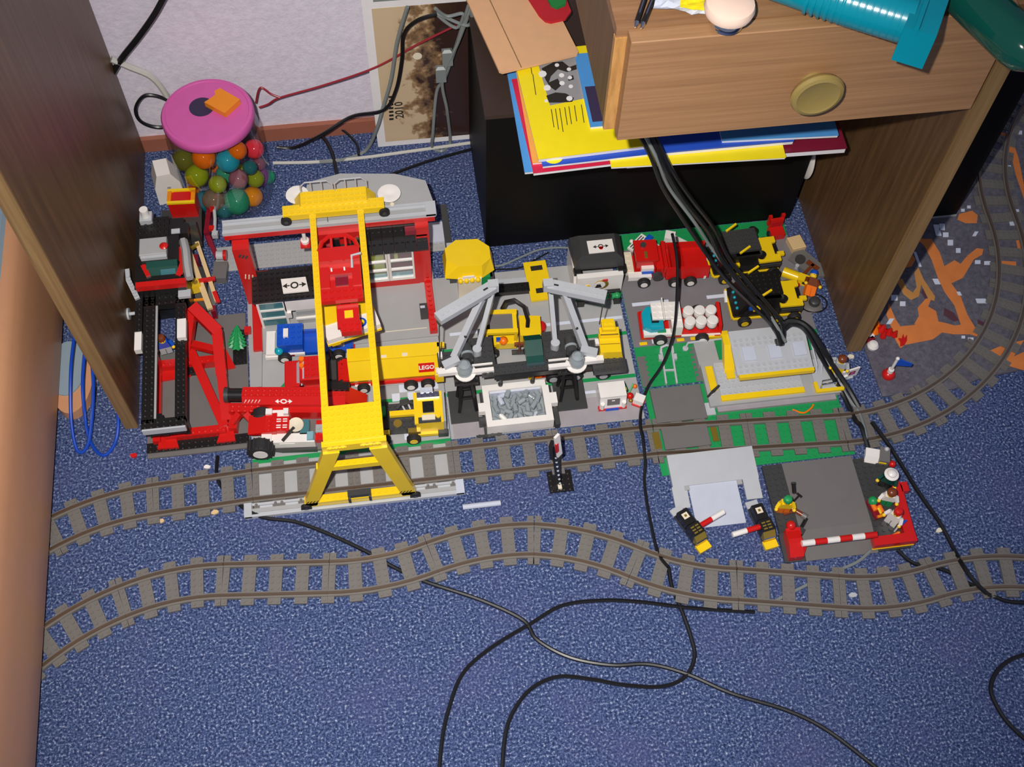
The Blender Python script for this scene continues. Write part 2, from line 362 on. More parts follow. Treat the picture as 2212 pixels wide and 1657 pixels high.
paint('orange_paint', 'orange_paint', [(2195, 520), (2212, 515), (2212, 545), (2200, 545)], .35)
paint('orange_paint', 'orange_paint', [(2126, 762), (2160, 785), (2212, 800), (2212, 760), (2190, 770), (2212, 735), (2175, 742)], .35)
paint('orange_paint', 'orange_paint', [(2155, 563), (2195, 565), (2196, 580), (2158, 577)], .35)
paint('maroon_paint', 'maroon_paint', [(1995, 620), (2005, 640), (2000, 648), (1990, 632)], .34)
paint('maroon_paint', 'maroon_paint', [(2040, 665), (2060, 675), (2072, 692), (2060, 695), (2038, 680)], .34)
paint('maroon_paint', 'maroon_paint', [(2112, 690), (2130, 698), (2128, 706), (2112, 700)], .34)
for x, y, dx, dy, k in [(2035, 490, 6, 7, 0), (2043, 507, 6, 5, 0), (2053, 524, 6, 6, 0), (2070, 541, 5, 5, 0), (2025, 497, 6, 12, 3), (2112, 566, 6, 4, 0), (2133, 568, 7, 4, 0), (2120, 650, 11, 5, 2), (2023, 608, 6, 6, 3), (1932, 643, 7, 6, 0), (1950, 656, 6, 5, 0), (2072, 634, 4, 4, 2), (2081, 728, 4, 3, 0), (2097, 733, 6, 4, 0), (2180, 285, 6, 4, 0), (2203, 286, 5, 4, 0), (2178, 360, 6, 3, 0), (2080, 454, 4, 3, 0), (2093, 447, 4, 3, 0), (2185, 478, 5, 9, 2), (2198, 468, 5, 16, 2), (1982, 560, 3, 16, 6), (2140, 441, 10, 2, 0), (1923, 694, 5, 6, -4), (2107, 505, 4, 5, -3)]:
    paint('printed_dash', 'white_print', [(x-dx-k, y-dy), (x+dx-k, y-dy), (x+dx+k, y+dy), (x-dx+k, y+dy)], .38)

# ================================================================ base plates
def plate(name, label, x0, y0, x1, y1, m, studs=None, z=.18):
    t = thing(name, label, 'baseplate', ((x0+x1)/2, (y0+y1)/2, 0)); cx, cy = (x0+x1)/2, (y0+y1)/2
    t['c'] = (cx, cy)
    MB().box(x0-cx, y0-cy, .02, x1-cx, y1-cy, z).build('sheet', m, t)
    for k, (a, b_, nx, ny) in enumerate(studs or []):
        o = MB().studs(a-cx, b_-cy, nx, ny, z, n=6, h=.16).build('stud_field', m, t); o['kind'] = 'stuff'
    return t, cx, cy
def strip(t, name, m, x0, y0, x1, y1, z0=.17, z1=.2):
    cx, cy = t['c'][0], t['c'][1]
    return MB().box(x0-cx, y0-cy, z0, x1-cx, y1-cy, z1).build(name, m, t)
pA, *_ = plate('baseplate', 'large grey baseplate with green edge lines under the yellow gantry', 0, -3.4, 32, 28.4, 'plate_grey')
strip(pA, 'printed_line', 'green', 0, 3.9, 32, 4.75); strip(pA, 'printed_line', 'green', 20, 12.5, 32, 13.2)
cx, cy = pA['c'][0], pA['c'][1]
MB().prism([(2.6-cx, 15-cy), (3.5-cx, 15-cy), (9.2-cx, 21.4-cy), (8.3-cx, 21.4-cy)], .17, .2).build('printed_line', 'green', pA)
for i in range(3):
    for j in range(2): strip(pA, 'printed_square', 'white_print', 23.2+i*2.6+(j % 2)*1.3, 12.6+j*1.6, 24.5+i*2.6+(j % 2)*1.3, 14.1+j*1.6, z1=.21)
strip(pA, 'printed_mark', 'white_print', 10.2, 5.1, 10.8, 6.8); strip(pA, 'printed_mark', 'white_print', 10.8, 5.1, 11.5, 5.7); strip(pA, 'printed_mark', 'white_print', 24.6, 5.3, 25.8, 6.7)
pB, *_ = plate('baseplate', 'large grey baseplate with green and white lines under the two cranes', 32.1, 4.5, 64.2, 36.4, 'plate_grey')
strip(pB, 'printed_line', 'green', 32.2, 20.9, 64.2, 21.6); strip(pB, 'printed_line', 'green', 32.2, 12.4, 64.2, 13.1)
strip(pB, 'printed_line', 'white_print', 34, 24.2, 64, 24.8); strip(pB, 'printed_line', 'white_print', 53, 10.2, 57, 10.7); strip(pB, 'printed_line', 'white_print', 41.5, 14.6, 49, 15.1)
pC, *_ = plate('baseplate', 'road baseplate with white centre dashes and green borders under the trucks', 64.9, 10.2, 97, 42, 'green', studs=[(66, 11, 9, 6), (66, 38.6, 30, 3)])
strip(pC, 'road_surface', 'road', 64.95, 18.1, 96.98, 38.4, z1=.21)
for x in (66.2, 79.5, 92): strip(pC, 'printed_dash', 'white_print', x, 26.4, x+6.5 if x < 90 else 94, 27.1, z0=.2, z1=.24)
for x in (66, 72.5, 74.9, 77, 79.5): strip(pC, 'printed_dash', 'yellow', x, 18.4, x+1.3, 19, z0=.2, z1=.24)
for k in range(5): strip(pC, 'printed_dash', 'white_print', 68.2+k*.55, 18.5, 68.45+k*.55, 20.3, z0=.2, z1=.24)
strip(pC, 'dark_strip', 'dark_grey', 65, 10.3, 66.6, 16.2, z1=.24); strip(pC, 'dark_strip', 'dark_grey', 74.2, 10.3, 76.0, 17, z1=.24)
pD, *_ = plate('baseplate', 'green baseplate under the level crossing and grey platform', 65, -6.2, 97.1, 9.8, 'green', studs=[(75, -6.1, 22, 16)])
strip(pD, 'dark_tile', 'dark_grey', 65.9, 3.0, 74.4, 9.4, z1=.82)
strip(pD, 'grey_tile', 'light_grey', 73.9, 3.6, 76, 5.9, z1=.5)
pE, *_ = plate('baseplate', 'narrow grey studded plate behind the red cargo station', -5.4, 42.3, 36, 47.6, 'plate_grey', studs=[(-5, 42.5, 41, 5)])
strip(pE, 'clear_tile', 'clear_grey', 32, 44, 36, 48.4, z1=.6)
# dirty grey paving in front of the pits
strip(pB, 'worn_paving', 'dirty_grey', 32.6, 4.6, 64, 9.4, z1=.21)

# ================================================================ tracks
R_ = 40.0; A_ = math.radians(22.5)
def tp(kind, s, off):
    if kind == 's': return (s-8, off)
    a = (s/16-.5)*A_; r = R_-off
    return (r*math.sin(a), R_-r*math.cos(a)-R_*(1-math.cos(A_/2)))
def make_track(kind):
    t = thing('track_section', '', 'track', (0, 0, 0))
    for c, hw in ((.5, .5), (4, 1), (8, 1), (12, 1), (15.5, .5)):
        mb = MB(); a0 = 0 if kind == 's' else (c/16-.5)*A_
        cx, cy = tp(kind, c, 0); e = (math.cos(a0), math.sin(a0)); n = (-e[1], e[0])
        q = lambda s, o: (cx+e[0]*s+n[0]*o, cy+e[1]*s+n[1]*o)
        mb.prism([q(-hw+.02, -4), q(hw-.02, -4), q(hw-.02, 4), q(-hw+.02, 4)], .2, .62)
        for s in ((-.5, .5) if hw == 1 else (0,)):
            for o in (-3.5, -1.5, -.5, .5, 1.5, 3.5):
                x, y = q(s, o); mb.cyl((x, y, .6), .26, .16, n=6)
        mb.build('sleeper', 'track', t)
    K = 1 if kind == 's' else 8
    for off in (-2.5, 2.5):
        for nm, m, prof in (('rail_bed', 'track', [(-.55, .3), (.55, .3), (.5, .78), (-.5, .78)]), ('rail', 'rail', [(-.2, .75), (.2, .75), (.17, 1.14), (-.17, 1.14)])):
            mb = MB(); vs = []; fs = []
            for i in range(K+1):
                for o, z in prof: x, y = tp(kind, 16*i/K, off+o); vs.append((x, y, z))
            for i in range(K):
                for k in range(4): fs.append((i*4+k, i*4+(k+1) % 4, i*4+4+(k+1) % 4, i*4+4+k))
            fs += [(3, 2, 1, 0), (K*4, K*4+1, K*4+2, K*4+3)]
            fs = [f[::-1] for f in fs]
            mb.add(vs, fs).build(nm, m, t)
    return t
tproto = {}
ORD = ['first', 'second', 'third', 'fourth', 'fifth', 'sixth', 'seventh', 'eighth', 'ninth', 'tenth', 'eleventh', 'twelfth', 'thirteenth', 'fourteenth', 'fifteenth', 'sixteenth']
def put_track(kind, p, h, label, group, k_=1.0):
    k = 's' if kind == 's' else 'c'; rz = h+(180 if kind == 'r' else 0)
    if k not in tproto:
        o = make_track(k); o.location = (p[0]*S, p[1]*S, 0); o.rotation_euler = (0, 0, math.radians(rz)); o['label'] = label; o['group'] = group; tproto[k] = o
    else:
        o = copy_thing(tproto[k], (p[0], p[1], 0), rz, label); o['group'] = group
    o.scale = (k_, 1, 1)
CH = 2*R_*math.sin(A_/2)
# rear line: given joints, then a chain of curves to the right
J = [(-15.53, -.63), (0, 0), (16, 0), (32.05, 0), (48.5, 0), (65, 0), (80.6, -.85), (96.26, -1.75)]
rear = [('s', ((a[0]+b[0])/2, (a[1]+b[1])/2), math.degrees(math.atan2(b[1]-a[1], b[0]-a[0])), math.dist(a, b)/16.02) for a, b in zip(J, J[1:])]
def chain(p, h, seq):
    out = []
    for k in seq:
        d = {'s': 0, 'l': 11.25, 'r': -11.25}[k]; L = 16 if k == 's' else CH
        hh = h+d; e = (math.cos(math.radians(hh)), math.sin(math.radians(hh)))
        out.append((k, (p[0]+e[0]*L/2, p[1]+e[1]*L/2), hh)); p = (p[0]+e[0]*L, p[1]+e[1]*L); h += 2*d
    return out
back = chain(J[0], 182.4, ['l', 'l'])      # walk the other way to the left
back = [('r', p, h-180) for k, p, h in back]
rear = back[::-1]+rear+chain(J[-1], -1.3, ['l', 'l', 'l', 'l', 'r', 'r'])
for i, (k, p, h, *q) in enumerate(rear):
    put_track(k, p, h, f"{'straight' if k == 's' else 'curved'} dark grey track section, {ORD[i]} from the left on the rear line", 'rear line of track', *q)
P = [(-19.89, -16.91), (-4.94, -15.31), (11.04, -16.9), (27.0, -15.63), (42.95, -14.66), (57.85, -20.45), (72.76, -25.85), (88.1, -28.95), (103.2, -29.2)]
KIND = ['r', 's', 'l', 'r', 'r', 'l', 's', 'l']
front = [(k, ((a[0]+b[0])/2, (a[1]+b[1])/2), math.degrees(math.atan2(b[1]-a[1], b[0]-a[0])), math.dist(a, b)/(16.02 if k == 's' else CH+.02)) for k, a, b in zip(KIND, P, P[1:])]
pre = [('r', p, h-180) for k, p, h in chain(P[0], 180+17.0, ['l'])]
front = pre[::-1]+front+chain(P[-1], 9.0, ['r', 's'])
for i, (k, p, h, *q) in enumerate(front):
    put_track(k, p, h, f"{'straight' if k == 's' else 'curved'} dark grey track section, {ORD[i]} from the left on the front winding line", 'front winding line of track', *q)
# ================================================================ things on and around the desk
def FV(px, py, v):
    """sight line through a spot of the photograph meets the upright plane y = v"""
    x, y = (px-1106)/2564.21, -(py-828.5)/2564.21
    d = Vector(CX)*x+Vector(CY)*y-Vector(CZ)
    return CAMPOS+d*((v-CAMPOS.y)/d.y)
def FC(px, py, c, r):
    """... meets the near side of an upright cylinder"""
    x, y = (px-1106)/2564.21, -(py-828.5)/2564.21
    d = Vector(CX)*x+Vector(CY)*y-Vector(CZ); o = CAMPOS-Vector((c[0], c[1], 0))
    A = d.x**2+d.y**2; B = 2*(o.x*d.x+o.y*d.y); C = o.x**2+o.y**2-r*r; D = B*B-4*A*C
    t = (-B-math.sqrt(max(D, 0)))/(2*A)
    return CAMPOS+d*t
def sheet(name, label, cat, A, B, depth, z0, z1, m, page='mag_white', group=None, cover=.12):
    ax, ay = A; bx_, by = B; L = math.hypot(bx_-ax, by-ay); ang = math.degrees(math.atan2(by-ay, bx_-ax))
    t = thing(name, label, cat, (ax, ay, z0), ang, group)
    MB().box(.08, .08, 0, L-.08, depth-.08, z1-z0-cover).build('pages', page, t)
    MB().box(0, 0, z1-z0-cover, L, depth, z1-z0).build('cover', m, t)
    return t, L
G = 'magazines stacked on the cabinet'
sheet('book', 'maroon book with worn white edge at the bottom right of the magazine stack', 'book', (62, 29.2), (95.7, 28.4), 21, 34.22, 35.5, 'mag_maroon', group=G, cover=.35)
sheet('magazine', 'light blue magazine at the bottom left of the stack under the drawer', 'magazine', F2(1133, 372, 34.8), F2(1300, 357, 34.8), 21.4, 34.22, 34.8, 'mag_light', group=G)
sheet('magazine', 'yellow magazine lying on the maroon book, its right end showing', 'magazine', F2(1320, 361, 36.0), F2(1698, 340, 36.0), 20, 35.52, 36.0, 'mag_yellow', group=G)
sheet('magazine', 'magazine with red and white front edge low in the stack', 'magazine', F2(1152, 374, 35.5), F2(1350, 350, 35.5), 19, 34.82, 35.5, 'mag_red', group=G)
sheet('magazine', 'orange magazine sliver between the blue magazines on the left of the stack', 'magazine', F2(1150, 352, 36.0), F2(1330, 336, 36.0), 19.5, 35.52, 36.0, 'mag_orange', group=G)
t, L = sheet('magazine', 'royal blue magazine with a yellow disc at its front left corner', 'magazine', F2(1172, 359, 36.6), F2(1400, 333, 36.6), 20.5, 36.02, 36.6, 'mag_blue', group=G)
MB().cyl((1.9, 1.7, .56), 1.5, .06, n=24).build('yellow_disc', 'mag_yellow', t)
sheet('magazine', 'pale blue magazine with rounded white edge under the drawer front', 'magazine', F2(1420, 330, 37.0), F2(1716, 303, 37.0), 18, 36.05, 37.0, 'mag_blue', group=G, cover=.3)
sheet('magazine', 'bright blue slim magazine ending furthest right under the drawer', 'magazine', F2(1560, 304, 37.6), F2(1812, 292, 37.6), 18, 37.02, 37.6, 'mag_light', group=G)
A, B = F2(1163, 344, 37.4), F2(1420, 312, 37.4)
t, L = sheet('magazine', 'large yellow magazine with black and white group photo on top of the stack', 'magazine', A, B, 21.5, 36.62, 37.4, 'mag_yellow', group=G)
ang = math.radians(math.degrees(math.atan2(B[1]-A[1], B[0]-A[0])))
def loc_in(px, py, z, A=A, ang=ang):
    x, y = F2(px, py, z); x -= A[0]; y -= A[1]; return (x*math.cos(ang)+y*math.sin(ang), -x*math.sin(ang)+y*math.cos(ang))
def on_mag(name, m, px, z=.8, dz=.03):
    MB().prism([loc_in(x, y, 37.4) for x, y in px], z-.03, z+dz-.02).build(name, m, t)
on_mag('cover_photo', 'photo_grey', [(1163, 140), (1242, 117), (1262, 213), (1188, 228)])
for px in ([(1170, 148), (1195, 135), (1215, 133), (1230, 145), (1245, 140), (1246, 150), (1225, 156), (1205, 150), (1190, 165), (1186, 178), (1205, 170), (1212, 185), (1200, 196), (1188, 188), (1178, 172)], [(1180, 207), (1200, 200), (1222, 202), (1240, 212), (1236, 220), (1210, 222), (1186, 222)], [(1226, 165), (1238, 163), (1240, 172), (1228, 175)]):
    on_mag('dark_figure', 'ink', px, dz=.04)
for x, y, r in ((1203, 141, 5), (1229, 150, 5), (1231, 168, 5), (1233, 187, 5), (1213, 163, 6), (1182, 190, 8), (1230, 213, 7), (1214, 180, 6), (1172, 160, 9), (1180, 218, 4)):
    on_mag('pale_face', 'mag_white', [(x+r*math.cos(a), y+r*.8*math.sin(a)) for a in [i*math.pi/4 for i in range(8)]], dz=.05)
for k, (x, y0, y1) in enumerate([(1190, 236, 275), (1199, 235, 280), (1208, 234, 285), (1219, 232, 270), (1228, 230, 268), (1240, 228, 262), (1255, 226, 265), (1150, 160, 205), (1146, 145, 160)]):
    on_mag('print_line', 'ink', [(x, y0), (x+1.6, y0), (x+1.6+(y1-y0)*.15, y1), (x+(y1-y0)*.15, y1)], dz=.03)
t2, L = sheet('booklet', 'small blue booklet with a dark cover picture beside the drawer box', 'booklet', F2(1275, 274, 38.0), F2(1320, 270, 38.0), 15, 37.42, 38.0, 'mag_light', group=G)
MB().box(.5, .9, .56, 3.2, 8, .62).build('cover_picture', 'navy', t2)
# plywood sheet, felt pieces, grey strip with cables
A, B = F2(1080, 156, 38.6), F2(1248, 116, 38.6)
t = thing('cardboard_sheet', 'tan cardboard folder lying on the magazines left of the drawer', 'folder', (A[0], A[1], 38.05), math.degrees(math.atan2(B[1]-A[1], B[0]-A[0])))
MB().prism([(.4, 0), (12.6, 0), (13, .4), (13, 21), (0, 21), (0, .4)], 0, .45).build('board', 'cardboard', t)
MB().box(3.4, 0, .44, 3.56, 21, .5).build('crease', 'wood_edge', t)
def felt(name, label, m, px, z0, z1):
    cx_, cy_ = F2(*px[0], z1)
    o = MB().prism([F2(x, y, z1) for x, y in px], z0, z1).build(name, m, loc=(cx_, cy_, z0)); tag(o, label, 'felt')
felt('felt_piece', 'red felt piece lying on the tan cardboard', 'felt_red', [(1128, -25), (1165, 32), (1178, 44), (1190, 47), (1222, 40), (1234, 24), (1215, -25)], 38.5, 38.95)
felt('felt_piece', 'green felt piece on top of the red felt', 'felt_green', [(1172, -25), (1190, 10), (1203, 16), (1222, 8), (1225, -25)], 38.95, 39.4)
o = MB().bbox(25, 66.2, 38.2, 47, 72.3, 41, b=.4).build('power_strip', 'grey', loc=(38, 69, 38.2)); tag(o, 'grey plastic device at the top edge with cables hanging below', 'device')
# wall calendar leaning at the wall
m = bpy.data.materials.new('calendar_print'); m.use_nodes = True; nt = m.node_tree; b = nt.nodes['Principled BSDF']; b.inputs['Roughness'].default_value = .18
tc = nt.nodes.new('ShaderNodeTexCoord'); nz = nt.nodes.new('ShaderNodeTexNoise'); nz.inputs['Scale'].default_value = 26; nz.inputs['Detail'].default_value = 7; nz.inputs['Roughness'].default_value = .62
sp = nt.nodes.new('ShaderNodeSeparateXYZ'); nt.links.new(tc.outputs['Object'], sp.inputs[0]); nt.links.new(tc.outputs['Object'], nz.inputs['Vector'])
ma = nt.nodes.new('ShaderNodeMath'); ma.operation = 'MULTIPLY_ADD'; ma.inputs[1].default_value = 4.6; ma.inputs[2].default_value = .02
nt.links.new(sp.outputs[0], ma.inputs[0]); mb_ = nt.nodes.new('ShaderNodeMath'); mb_.operation = 'ADD'; nt.links.new(ma.outputs[0], mb_.inputs[0]); nt.links.new(nz.outputs['Fac'], mb_.inputs[1])
cr = nt.nodes.new('ShaderNodeValToRGB'); e = cr.color_ramp.elements; e[0].position = .44; e[0].color = lin((208, 184, 150))+(1,); e[1].position = .62; e[1].color = lin((58, 40, 36))+(1,); q = e.new(.5); q.color = lin((150, 118, 84))+(1,)
nt.links.new(mb_.outputs[0], cr.inputs[0]); nt.links.new(cr.outputs[0], b.inputs['Base Color']); MATS['calendar_print'] = m
cal = thing('calendar', 'wall calendar page with a dark tree at sunset leaning against the wall', 'calendar', (34, 67.6, 0))
MB().box(-8.9, 0, .1, 8.6, .35, 52).build('page', 'mag_white', cal)
MB().box(-7.4, -.06, 1.4, 8.5, .02, 33.8).build('tree_picture', 'calendar_print', cal)
MB().box(-7.0, -.06, 35.2, 8.5, .02, 50).build('upper_picture', 'cable_grey', cal)
MB().cyl((-.4, -.1, 22.5), .8, .06, axis='y', n=20).build('printed_sun', 'cream', cal)
M = Matrix.Translation((-5.6+1.3, -.1, 9.6)) @ Matrix(((0, -1, 0, 0), (0, 0, -1, 0), (1, 0, 0, 0), (0, 0, 0, 1)))
text_mesh('printed_year', '2010', 2.2, 'ink', cal, M, bold=.02)
for k in range(7): MB().box(-6.3+.05*k, -.1, 7.2+k*.95, -5.5+.05*k, -.05, 7.7+k*.95).build('printed_letter', 'ink', cal)

# things lying on the desk top (level 76.9)
def on_top(px, py, z=77.2): return F2(px, py, z)
for k, (x0, y0, x1, y1) in enumerate([(1372, 60, 1402, -30), (1385, 62, 1422, -28)]):
    a, b_ = on_top(x0, y0), on_top(x1, y1); L = math.hypot(b_[0]-a[0], b_[1]-a[1])
    t = thing('pen', ['slim black pen, the left one of two on the desk top', 'slim black pen, the right one of two on the desk top'][k], 'pen', (a[0], a[1], 77.25), math.degrees(math.atan2(b_[1]-a[1], b_[0]-a[0])), 'pens on the desk top')
    MB().cyl((.8, 0, 0), .34, L, axis='x', n=8).build('barrel', 'black', t, smooth=True)
    MB().cyl((0, 0, 0), .1, .8, axis='x', n=8, r2=.34).build('tip', 'chrome', t)
    MB().box(2, -.08, .3, L, .08, .44).build('clip', 'chrome', t)
pts = [on_top(*p) for p in [(1410, 22), (1440, 40), (1522, 38), (1520, -30), (1425, -30)]]
t = thing('plastic_bag', 'crumpled clear plastic bag with a yellow print on the desk top', 'bag', (pts[0][0], pts[0][1], 76.95))
mb = MB(); N = 9; vs = []
for i in range(N):
    for j in range(N):
        a = Vector(pts[0]).lerp(Vector(pts[2]), i/(N-1)); c = Vector(pts[4]).lerp(Vector(pts[3]), i/(N-1)); q = a.lerp(c, j/(N-1))
        vs.append((q.x-pts[0][0], q.y-pts[0][1], .25+random.random()*.8))
mb.add(vs, [(i*N+j, (i+1)*N+j, (i+1)*N+j+1, i*N+j+1) for i in range(N-1) for j in range(N-1)])
mb.build('film', 'clear_grey', t, smooth=False)
MB().add([(x*.98+.1, y*.97+.1, z*.3+.9) for x, y, z in vs], [(i*N+j, (i+1)*N+j, (i+1)*N+j+1, i*N+j+1) for i in range(4, N-1) for j in range(N-1)]).build('yellow_print', 'mag_yellow', t)
kx, ky = on_top(1570, 62, 77.0)
t = thing('furniture_glide', 'mushroom shaped chrome furniture glide with felt pad on the desk top', 'furniture glide', (kx, ky+.6, 76.92))
MB().lathe((0, 0, 0), [(1.4, 0), (1.9, .3), (2.0, 1.0), (1.7, 1.5)], n=24).build('chrome_cup', 'chrome', t, smooth=True)
MB().lathe((0, 0, 1.5), [(1.9, 0), (2.7, .5), (2.9, 1.2), (2.7, 1.8), (1.9, 2.1)], n=24).build('felt_pad', 'felt_white', t, smooth=True)
# teal handle: tapered tube with a square flange, lying across the front edge
a, b_ = FL(1650, -50, 79.5), FL(2000, 55, 79.5)
ax = (b_-a); L = ax.length; ang = math.degrees(math.atan2(ax.y, ax.x))
t = thing('plastic_tube', 'teal plastic tube with a flat square flange lying on the desk top', 'tube', (a.x, a.y, 79.6), ang)
MB().lathe((-6, 0, 0), [(1.5, 0), (2.2, 6), (2.55, 14), (2.7, L*.55+6), (2.7, L+4.4)], n=28, axis='x').build('tube_body', 'teal', t, smooth=True)
fl = MB().prism([(-3.9, -2.6), (-3.4, -2.75), (2.8, -2.75), (3.6, -1.8), (3.6, 2.2), (-3.9, 2.2)], L-2.2, L+1.3, axis='x'); fl.build('flange', 'teal', t)
MB().box(L-1.2, -4.0, 1.6, L-.7, 0.6, 2.9).build('rib', 'teal', t)
for k in range(14): MB().lathe((L*.30+k*L*.042, 0, 0), [(2.66, -.2), (2.725, -.05), (2.725, .05), (2.66, .2)], n=28, axis='x', cap=False).build('ridge', 'teal', t, smooth=True)
c = FL(2172, 70, 79.5)
t = thing('bottle', 'dark green glossy bottle lying at the right end of the desk top', 'bottle', (c.x, c.y, 79.6), 112)
MB().lathe((-5, 0, 0), [(.2, -.2), (1.6, .1), (2.4, 1.2), (2.7, 3), (2.7, 9), (2.5, 16), (1.2, 20), (1.1, 24)], n=28, axis='x').build('glass', 'bottle_green', t, smooth=True)

# ================================================================ jar of bouncy balls
JC = (-2.6, 60.2); JR = 8.0
jar = thing('jar', 'round clear jar with pink lid full of coloured bouncy balls', 'jar', (JC[0], JC[1], 0))
MB().lathe((0, 0, 0), [(7.2, .05), (8.0, .6), (8.0, 16.5), (7.7, 18.4), (7.6, 19.4)], n=48, cap=False).build('jar_body', 'clear', jar, smooth=True)
MB().cyl((0, 0, .05), 7.3, .25, n=40).build('jar_bottom', 'clear', jar)
lid = MB().lathe((0, 0, 19.2), [(7.5, 0), (7.75, .3), (7.75, 1.5), (7.5, 1.85), (7.0, 1.9), (6.9, 1.75), (.1, 1.75)], n=48).build('lid', 'pink', jar, smooth=True)
MB().cyl((-.9, 1.3, 20.9), 2.1, .12, n=24).build('dark_spot', 'navy', lid)
p = FL(484, 224, 21.2)
t = thing('foam_block', 'small orange block lying on the pink jar lid', 'block', (p.x, p.y, 20.98), -38)
MB().prism([(-2.4, -2.0), (2.0, -2.2), (2.3, 1.6), (-2.1, 1.9), (-2.5, .9), (-1.9, .3), (-2.0, -.6)], 0, 1.1).build('block_body', 'amber', t)
BALL = {'red': (235, 50, 60), 'cyan': (30, 150, 170), 'lime': (150, 165, 30), 'orange': (225, 110, 20), 'mauve': (150, 90, 100), 'teal green': (40, 110, 110), 'green': (50, 150, 110), 'smoky': (130, 110, 90), 'purple': (150, 70, 140), 'amber': (245, 150, 20), 'olive': (110, 110, 40), 'aqua': (10, 130, 150)}
for k, v in BALL.items(): gel('ball_'+k.replace(' ', '_'), v, .0 if k == 'red' else .25)
balls = [('red', 549, 322, 1.75, 'near the upper right'), ('cyan', 492, 347, 2.05, 'below the lid at the front'), ('lime', 425, 379, 2.05, 'at the left'), ('orange', 440, 340, 2.0, 'just under the lid'), ('mauve', 515, 386, 1.7, 'in the middle'),
         ('teal green', 540, 362, 1.3, 'small, right of the cyan one'), ('green', 512, 437, 2.4, 'large, at the bottom front'), ('smoky', 462, 432, 2.1, 'left of the large green one'), ('purple', 567, 416, 2.0, 'at the lower right'), ('amber', 554, 455, 1.85, 'at the bottom right'),
         ('aqua', 455, 477, 1.9, 'at the bottom behind the red box'), ('olive', 397, 345, 2.0, 'at the upper left'), ('orange', 418, 436, 1.6, 'low at the left'), ('lime', 552, 386, 1.6, 'above the purple one'), ('orange', 513, 325, 1.6, 'at the back under the lid'), ('lime', 470, 398, 1.6, 'at the centre, partly hidden'), ('teal green', 490, 470, 1.7, 'at the bottom centre'), ('green', 582, 392, 1.3, 'at the right wall'), ('mauve', 560, 355, 1.2, 'behind the red one')]
for nm, x, y, r, where in balls:
    q = FC(x, y, JC, JR-.5-r); z = max(r+.5, q.z)
    o = MB().ball((q.x, q.y, z), r, n=20).build('bouncy_ball', 'ball_'+nm.replace(' ', '_'), smooth=True, loc=(q.x, q.y, z-r))
    tag(o, f'{nm} bouncy ball in the jar, {where}', 'ball', 'bouncy balls in the jar')
for i in range(9):
    a = i*2.4; q = (JC[0]+2.2*math.cos(a), JC[1]+1.5+2.2*math.sin(a), 3+i*1.4)
    nm = ['lime', 'orange', 'green', 'mauve', 'olive', 'aqua', 'amber', 'smoky', 'purple'][i]
    o = MB().ball(q, 1.7, n=16).build('bouncy_ball', 'ball_'+nm, smooth=True, loc=(q[0], q[1], q[2]-1.7)); tag(o, f'{nm} bouncy ball half hidden in the middle of the jar', 'ball', 'bouncy balls in the jar')
# white plug-in adapter next to the jar
p = FL(372, 440, 0)
t = thing('power_adapter', 'white plastic power adapter on the carpet left of the jar', 'adapter', (p.x, p.y+2, 0), 12)
MB().prism([(-2.6, 0), (2.4, 0), (2.2, 4.6), (1.0, 7.4), (-1.4, 7.6), (-2.4, 4.4)], -1.6, 2.2, axis='y').build('housing', 'white', t)
MB().cyl((0, -1.7, 4), .35, .14, axis='y', n=12).build('screw', 'grey', t)

# ================================================================ cables
def cable(label, m, pts, r=.3, cat='cable', core=None):
    q = smooth_path([Vector(p) for p in pts], 8)
    t = MB().tube(q, r, n=7).build('cable', m, smooth=True, loc=tuple(q[0])); tag(t, label, cat); return t
def cabfloor(label, m, px, r=.3, z=.32):
    return cable(label, m, [FL(x, y, zz if (zz := (p[2] if len(p) > 2 else z)) else z) for p in px for x, y in [p[:2]]], r)
V = 71.0
cable('thick black cable on the wall at the top left corner', 'cable', [FV(362, -20, V), FV(335, 30, V), FV(300, 80, V), FV(262, 128, V), FV(240, 165, V)], .6)
cable('beige cable on the wall behind the jar', 'cable_white', [FV(240, 128, V), FV(280, 145, V), FV(325, 165, V), FV(355, 200, V), FV(380, 250, V)], .55)
cable('thin dark cable loop on the wall left of the jar lid', 'cable', [FV(380, 225, 70.5), FV(340, 208, 70.5), FV(310, 208, 70.5), FV(293, 235, 70.5), FV(305, 263, 70.5), FV(345, 275, 70.5), FV(390, 262, 70.5)], .33)
cable('thin red wire stretched along the wall to the calendar', 'cable_red', [FV(560, 232, 69.5), FV(580, 225, 69.5), FV(605, 211, 69), FV(700, 184, 68.5), FV(810, 146, 67.2), FV(900, 97, 66.6), FV(985, 55, 66)], .2)
cable('short red wire branch hanging behind the jar', 'cable_red', [FV(605, 211, 69), FV(585, 203, 69.4), FV(562, 190, 69.8), FV(553, 222, 70)], .2)
cable('black cable hanging from the grey device over the calendar', 'cable', [FV(945, 30, 65), FV(900, 45, 65.5), FV(872, 75, 66), FV(868, 130, 66), FV(855, 195, 66), FV(828, 238, 66), FV(760, 252, 68), FV(700, 288, 67), FL(640, 318, .4), FL(598, 318, .4)], .33)
cable('grey cable hanging left over the calendar to the floor', 'cable_grey', [FV(880, 15, 65), FV(858, 90, 66), FV(845, 170, 66.3), FV(828, 230, 66.3), FV(815, 275, 66), FL(790, 325, .4), FL(740, 345, .4), FL(690, 350, .4)], .33)
cable('grey looped cable hanging down in front of the calendar', 'cable_grey', [FV(1012, 12, 64), FV(985, 100, 65), FV(960, 170, 65.5), FV(943, 200, 66), FV(935, 290, 65), FL(934, 318, .5), FL(955, 326, .4), FL(972, 308, .5), FV(966, 240, 65), FV(956, 170, 65), FV(990, 90, 64.6), FV(1018, 15, 64)], .3)
